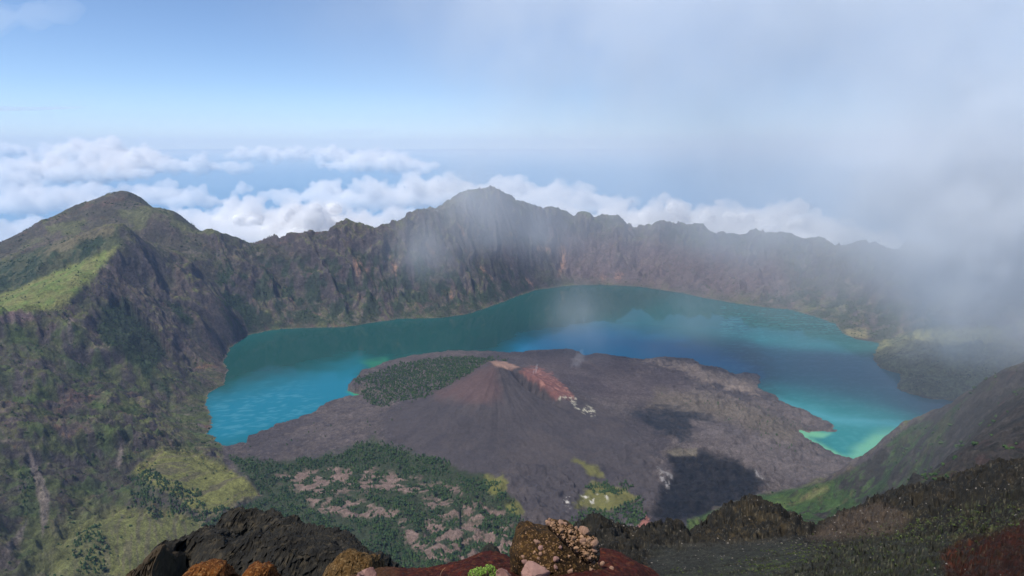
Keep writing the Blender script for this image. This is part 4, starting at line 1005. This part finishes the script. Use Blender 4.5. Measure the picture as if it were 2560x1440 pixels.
# ---- sea of cumulus beyond the rim, bases near 1,300 m above the sea
CL = {
 'near': (-700, [(430,490,510,580),(480,545,522,595),(540,620,492,560),(600,700,485,570),(680,790,490,590),(740,870,480,600),(850,965,520,600),(700,900,540,615),
   (640,730,560,612),(940,1060,512,560),(560,690,565,612),(0,60,548,605),(50,125,540,578),(1480,1620,500,575),(1560,1760,492,575),(1700,1900,495,585),(1850,2060,492,600),(1980,2160,540,620),
   (1300,1480,500,560),(900,1100,560,610)]),
 'mid': (-700, [(0,110,466,522),(60,140,470,505),(130,205,462,517),(190,272,457,492),(340,400,462,500),(390,452,462,495),(445,530,475,507),(300,352,463,482),(597,617,462,478),
   (760,865,452,500),(850,1005,445,514),(980,1105,432,502),(1060,1205,430,492),(1180,1360,440,500),(1300,1510,450,520),(670,730,475,492)]),
 'far': (-700, [(160,238,336,392),(236,330,342,396),(325,400,365,402),(0,60,366,380),(108,150,364,380),(0,128,386,440),(80,182,382,428),(165,262,385,446),(238,335,385,432),(300,402,372,416),
   (150,300,402,442),(0,42,428,472),(30,92,440,462),(418,462,396,422),(458,500,402,422),(494,527,388,424),(562,602,405,423),(584,626,369,391),(634,692,366,391),(700,762,374,392),
   (786,812,368,386),(800,885,372,400),(878,1000,366,414),(950,1045,385,420),(220,262,432,446)]),
}
def ico(sub=2):
    import bmesh
    bm = bmesh.new(); bmesh.ops.create_icosphere(bm, subdivisions=sub, radius=1)
    V = np.array([v.co[:] for v in bm.verts]); Fs = np.array([[v.index for v in f.verts] for f in bm.faces]); bm.free(); return V, Fs
IV, IF = ico(2)
def puffs_mesh(name, P, Rr, vox):
    V = (IV[None] * Rr[:, None, :] + P[:, None]).reshape(-1, 3)
    Fs = (IF[None] + (np.arange(len(P)) * len(IV))[:, None, None]).reshape(-1, 3)
    o = bpy.data.objects.new('tmp', np_mesh('tmp', V, Fs)); COL.objects.link(o)
    md = o.modifiers.new('r', 'REMESH'); md.mode = 'VOXEL'; md.voxel_size = vox; md.use_smooth_shade = True
    dg = bpy.context.evaluated_depsgraph_get(); me = bpy.data.meshes.new_from_object(o.evaluated_get(dg))
    bpy.data.objects.remove(o); me.name = name
    return me
def cumulus(tier, zb, L, dens, seed):
    r = np.random.default_rng(seed); P = []; Rr = []
    for (x0, x1, yt, yb) in L:
        cxp = .5 * (x0 + x1)
        Yc = {'near': 17500 + (615 - yb) * 45, 'mid': 27000 + (525 - yb) * 130, 'far': 46000 + (470 - yb) * 130}[tier]
        a = atY(cxp, yb, Yc); b_ = atY(x1, yb, Yc); c = atY(x0, yb, Yc); top = atY(cxp, yt, Yc)
        W = b_[0] - c[0]; Hh = top[2] - a[2]
        for k in range(int(3 + W / (Hh + 1) * 2)):          # flat layered base
            q = r.uniform(-.5, .5); w_ = Hh * r.uniform(.5, 1.1)
            P.append((a[0] + q * W * 1.15, Yc + r.uniform(-.6, .6) * W * .6, a[2] + Hh * r.uniform(.0, .22))); Rr.append((w_ * 1.3, w_, Hh * r.uniform(.10, .2)))
        for k in range(int(14 + 30 * W / (Hh + 1) * .5)):
            q = r.uniform(-.5, .5); dom = (1 - (2 * abs(q)) ** 2.0) * r.uniform(.25, 1.0)
            rad = Hh * r.uniform(.12, .30) * (1.1 - .35 * dom)
            zc = a[2] + max(Hh * dom - rad, rad * .3)
            c0 = np.array((a[0] + q * W, Yc + r.uniform(-.5, .5) * max(W * .6, Hh * 1.5), zc)); P.append(tuple(c0)); Rr.append((rad * 1.35, rad * 1.3, rad))
            for j_ in range(4):
                vv = r.normal(size=3); vv[2] = abs(vv[2]) * .9; vv[1] = -abs(vv[1]); vv /= np.linalg.norm(vv); rr_ = rad * r.uniform(.25, .6)
                P.append(tuple(c0 + vv * rad * 1.0)); Rr.append((rr_ * 1.2, rr_ * 1.2, rr_))
    P = np.array(P); Rr = np.array(Rr)
    vox = {'near': 70, 'mid': 125, 'far': 200}[tier]
    finish(puffs_mesh('clouds', P, np.maximum(Rr * 1.14, vox * 1.6), vox), True, vox, seed, tier, dens)
    k = Rr[:, 2] > vox * 3.0
    finish(puffs_mesh('clouds', P[k], Rr[k] * .74, vox), False, vox, seed, tier, dens)
def finish(me, shell, vox, seed, tier, dens):
    nv = len(me.vertices); co_ = np.empty(nv * 3, np.float32); me.vertices.foreach_get('co', co_); co_ = co_.reshape(-1, 3).astype(float)
    no = np.empty(nv * 3, np.float32); me.vertices.foreach_get('normal', no); no = no.reshape(-1, 3)
    s = vox * 7
    dsp = np.abs(fbm3(co_[:, 0] / s, co_[:, 1] / s, co_[:, 2] / s, 4, .55, seed=seed)) * vox * 3.2 - vox * .9
    co_ += no * (dsp * (1.25 if shell else .5))[:, None]
    me.vertices.foreach_set('co', co_.astype(np.float32).ravel()); me.update()
    tag(link('clouds', me, vol_mat('cloud_' + tier, dens, (1, 1, 1), CLOUD_G)[0] if shell else CLOUD_CORE), kind='stuff')
CLOUD_G = -0.1
def cloud_core():
    m, ns, ln = new_mat('cloud_body')
    out = N(ns, 'ShaderNodeOutputMaterial'); a = N(ns, 'ShaderNodeBsdfDiffuse'); a.inputs['Color'].default_value = (.97, .97, .97, 1)
    b = N(ns, 'ShaderNodeBsdfTranslucent'); b.inputs['Color'].default_value = (.98, .98, .98, 1)
    x = N(ns, 'ShaderNodeMixShader'); x.inputs[0].default_value = .5
    ln.new(a.outputs[0], x.inputs[1]); ln.new(b.outputs[0], x.inputs[2]); ln.new(x.outputs[0], out.inputs['Surface']); return m
CLOUD_CORE = cloud_core()
cumulus('near', *CL['near'], .0027, 11)
cumulus('mid', *CL['mid'], .0018, 12)
cumulus('far', *CL['far'], .0013, 13)
# thin streaks of high cloud
def streak(px0, py0, px1, py1, Yd, thick, dens, seed):
    a = np.array(atY(px0, py0, Yd)); b_ = np.array(atY(px1, py1, Yd)); L_ = np.linalg.norm(b_ - a)
    V = IV4.copy() * np.array([L_ / 2, L_ * .12, thick])
    d = b_ - a; ang = math.atan2(d[2], d[0]); 
    V[:, 2] *= 1 + .9 * fbm3(V[:, 0] / L_ * 9, V[:, 1] / L_ * 9, V[:, 2] / L_, 4, seed=seed); V[:, 2] += .03 * L_ * (V[:, 0] / L_) ** 2
    ca, sa = math.cos(ang), math.sin(ang)
    V = np.stack([V[:, 0] * ca - V[:, 2] * sa, V[:, 1], V[:, 0] * sa + V[:, 2] * ca], 1) + (a + b_) / 2
    tag(link('clouds', np_mesh('cirrus', V, IF4), vol_mat('cirrus', dens, (1, 1, 1), CLOUD_G)[0]), kind='stuff')
IV4, IF4 = ico(5)
streak(-260, 72, 215, 22, 30000, 620, .00018, 5)
streak(-500, 272, 225, 273, 60000, 160, .00022, 6)
streak(800, 335, 970, 328, 60000, 330, .00022, 7)

# two faint fumarole plumes at the crater rim
def steam(px, py, Yd, rx, rz, dens, seed):
    c = np.array(atY(px, py, Yd)); V = IV4 * np.array([rx, rx, rz]); V[:, 0] += .35 * rx * np.sin(V[:, 2] / rz * 2.2) 
    V = V * (1 + .5 * fbm3(IV4[:, 0] * 2, IV4[:, 1] * 2, IV4[:, 2] * 3, 4, seed=seed))[:, None] + c
    tag(link('steam', np_mesh('steam', V, IF4), vol_mat('steam', dens, (1, 1, 1))[0]), kind='stuff')
steam(1341, 921, 4085, 9, 30, .012, 3); steam(1334, 930, 4070, 6, 18, .010, 4); steam(1446, 898, 4300, 40, 60, .0016, 6)
# ================================================================== LAKE, SEA
def water():
    gx_ = np.linspace(-6500, 6500, 520); gy_ = np.linspace(2400, 9600, 420)
    xx, yy = np.meshgrid(gx_, gy_); zz = np.zeros_like(xx)
    px, py = project(xx, yy, zz)
    w1 = 14 * fbm(xx / 160, yy / 160, 5, seed=301); w2 = 6 * fbm(xx / 160, yy / 160, 5, seed=302)
    def mk(poly, soft, w=1.0): return sstep(-soft, soft, poly_sd(px + w * w1, py + w * w2, poly))
    c = np.zeros(xx.shape + (3,)); c[:] = (.006, .085, .080)
    def mx(m, k):
        nonlocal c
        m = np.clip(m, 0, 1)[..., None]; c = c * (1 - m) + np.array(k) * m
    mx(mk([(560,870),(760,810),(1100,790),(1400,700),(1700,725),(1560,790),(1250,880),(1000,900),(880,890),(740,935),(620,950),(520,1010),(500,960)], 30) * .85, (.005, .050, .040))  # dark green reflection of the crater wall, painted into the water colour
    mx(mk([(515,1000),(900,905),(920,1010),(690,1090),(515,1120)], 40) * .9, (.004, .15, .22))  # left bay: blue sky reflection painted into the water colour
    mx(mk([(1240,890),(1300,850),(1480,815),(1700,850),(1850,900),(1900,940),(1240,900)], 30) * .9, (.003, .14, .25))
    mx(mk([(1900,850),(2300,900),(2400,1000),(2100,1180),(1950,1000)], 50) * .8, (.014, .19, .19))
    mx(mk([(1900,985),(2100,1040),(2330,1062),(2330,1072),(2080,1060),(1960,1010)], 12) * .6, (.06, .28, .32))
    mx(mk([(2180,1085),(2300,1070),(2230,1130),(2150,1150),(2110,1145)], 18) * .85, (.13, .36, .22))
    mx(mk([(1990,1070),(2080,1082),(2060,1095),(2020,1092),(2110,1140),(2100,1155),(1990,1100)], 6, .4) * .85, (.14, .38, .20))
    mx(mk([(868,980),(905,984),(918,992),(910,1002),(890,992)], 4, .3) * .8, (.06, .32, .10))
    mx(mk([(900,905),(960,895),(985,905),(930,920)], 8) * .6, (.03, .20, .10))
    st = sstep(.12, .5, fbm(xx / 500 + .2 * w1, yy / 90, 5, gain=.6, seed=305))
    mx(st * .30 * mk([(515,1000),(750,960),(820,1010),(700,1090),(515,1120)], 40), (.10, .30, .36))
    mx(st * .15 * (px > 1800), (.10, .32, .34))
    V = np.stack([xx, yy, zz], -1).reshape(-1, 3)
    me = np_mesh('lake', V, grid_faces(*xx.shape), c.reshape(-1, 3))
    m, ns, ln = new_mat('lake_water')
    out = N(ns, 'ShaderNodeOutputMaterial'); b = N(ns, 'ShaderNodeBsdfPrincipled')
    at = N(ns, 'ShaderNodeVertexColor'); at.layer_name = 'Col'
    b.inputs['Roughness'].default_value = 0.04; b.inputs['IOR'].default_value = 1.33; b.inputs['Specular IOR Level'].default_value = 0.13
    ln.new(at.outputs['Color'], b.inputs['Base Color'])
    tc = N(ns, 'ShaderNodeTexCoord'); mp = N(ns, 'ShaderNodeMapping'); mp.inputs['Scale'].default_value = (1, .5, 1)
    nz = N(ns, 'ShaderNodeTexNoise'); nz.inputs['Scale'].default_value = 0.05; nz.inputs['Detail'].default_value = 4
    ln.new(tc.outputs['Object'], mp.inputs['Vector']); ln.new(mp.outputs['Vector'], nz.inputs['Vector'])
    bp = N(ns, 'ShaderNodeBump'); bp.inputs['Distance'].default_value = .22
    ln.new(nz.outputs['Fac'], bp.inputs['Height']); ln.new(bp.outputs['Normal'], b.inputs['Normal'])
    ln.new(b.outputs['BSDF'], out.inputs['Surface'])
    tag(link('lake', me, m), kind='structure')
    # sea, far below and beyond the rim, out to the horizon
    n = 96; rr = [0, 20000, 60000, 200000, 700000, 2500000]
    V = []; Fs = []
    for r in rr:
        for k in range(n):
            a = 2 * math.pi * k / n; V.append((r * math.sin(a), r * math.cos(a), -2300.0 + (0 if r else 0)))
    for i in range(len(rr) - 1):
        for k in range(n):
            a = i * n + k; b2 = i * n + (k + 1) % n; Fs.append((a, b2, b2 + n, a + n))
    me = np_mesh('sea', np.array(V), np.array(Fs)[:, ::-1])
    m, ns, ln = new_mat('sea_water')
    out = N(ns, 'ShaderNodeOutputMaterial'); b = N(ns, 'ShaderNodeBsdfPrincipled')
    b.inputs['Base Color'].default_value = (.075, .25, .44, 1); b.inputs['Roughness'].default_value = .30; b.inputs['IOR'].default_value = 1.33  # base colour includes the pale blue of the air in between, not water alone
    ln.new(b.outputs['BSDF'], out.inputs['Surface'])
    tag(link('sea', me, m), kind='structure')
water()

# ================================================================== LIGHT, WORLD, CAMERA
SUN_EL, SUN_AZ = math.radians(60), math.radians(236)      # azimuth clockwise from +Y (view direction)
w = bpy.data.worlds.new('World'); sc.world = w; w.use_nodes = True
ns, ln = w.node_tree.nodes, w.node_tree.links
bg = ns['Background']; sky = ns.new('ShaderNodeTexSky'); sky.sky_type = 'NISHITA'; sky.sun_disc = False
sky.sun_elevation = SUN_EL; sky.sun_rotation = SUN_AZ; sky.altitude = 4200; sky.air_density = 1.0; sky.dust_density = 0.0; sky.ozone_density = 3.0
ln.new(sky.outputs['Color'], bg.inputs['Color']); bg.inputs['Strength'].default_value = 0.15
sd_ = bpy.data.lights.new('sun', 'SUN'); sd_.energy = 4.6; sd_.angle = math.radians(.5); sd_.color = (1, .955, .89)
so = bpy.data.objects.new('sun', sd_); COL.objects.link(so)
dv = Vector((math.sin(SUN_AZ) * math.cos(SUN_EL), math.cos(SUN_AZ) * math.cos(SUN_EL), math.sin(SUN_EL)))
so.rotation_euler = dv.to_track_quat('Z', 'Y').to_euler()
cam = bpy.data.cameras.new('camera'); co = bpy.data.objects.new('camera', cam); COL.objects.link(co); sc.camera = co
cam.lens = 24; cam.sensor_width = 36; cam.clip_start = .3; cam.clip_end = 5e6
co.location = (0, 0, H); co.rotation_euler = (math.pi / 2 - PITCH, 0, 0)
sc.view_settings.view_transform = 'Standard'; sc.view_settings.look = 'None'; sc.view_settings.gamma = 1
sc.view_settings.exposure = 0.1
sc.cycles.use_denoising = True; sc.cycles.denoiser = 'OPENIMAGEDENOISE'; sc.cycles.denoising_prefilter = 'ACCURATE'
sc.cycles.max_bounces = 8; sc.cycles.transparent_max_bounces = 32; sc.cycles.volume_bounces = 6
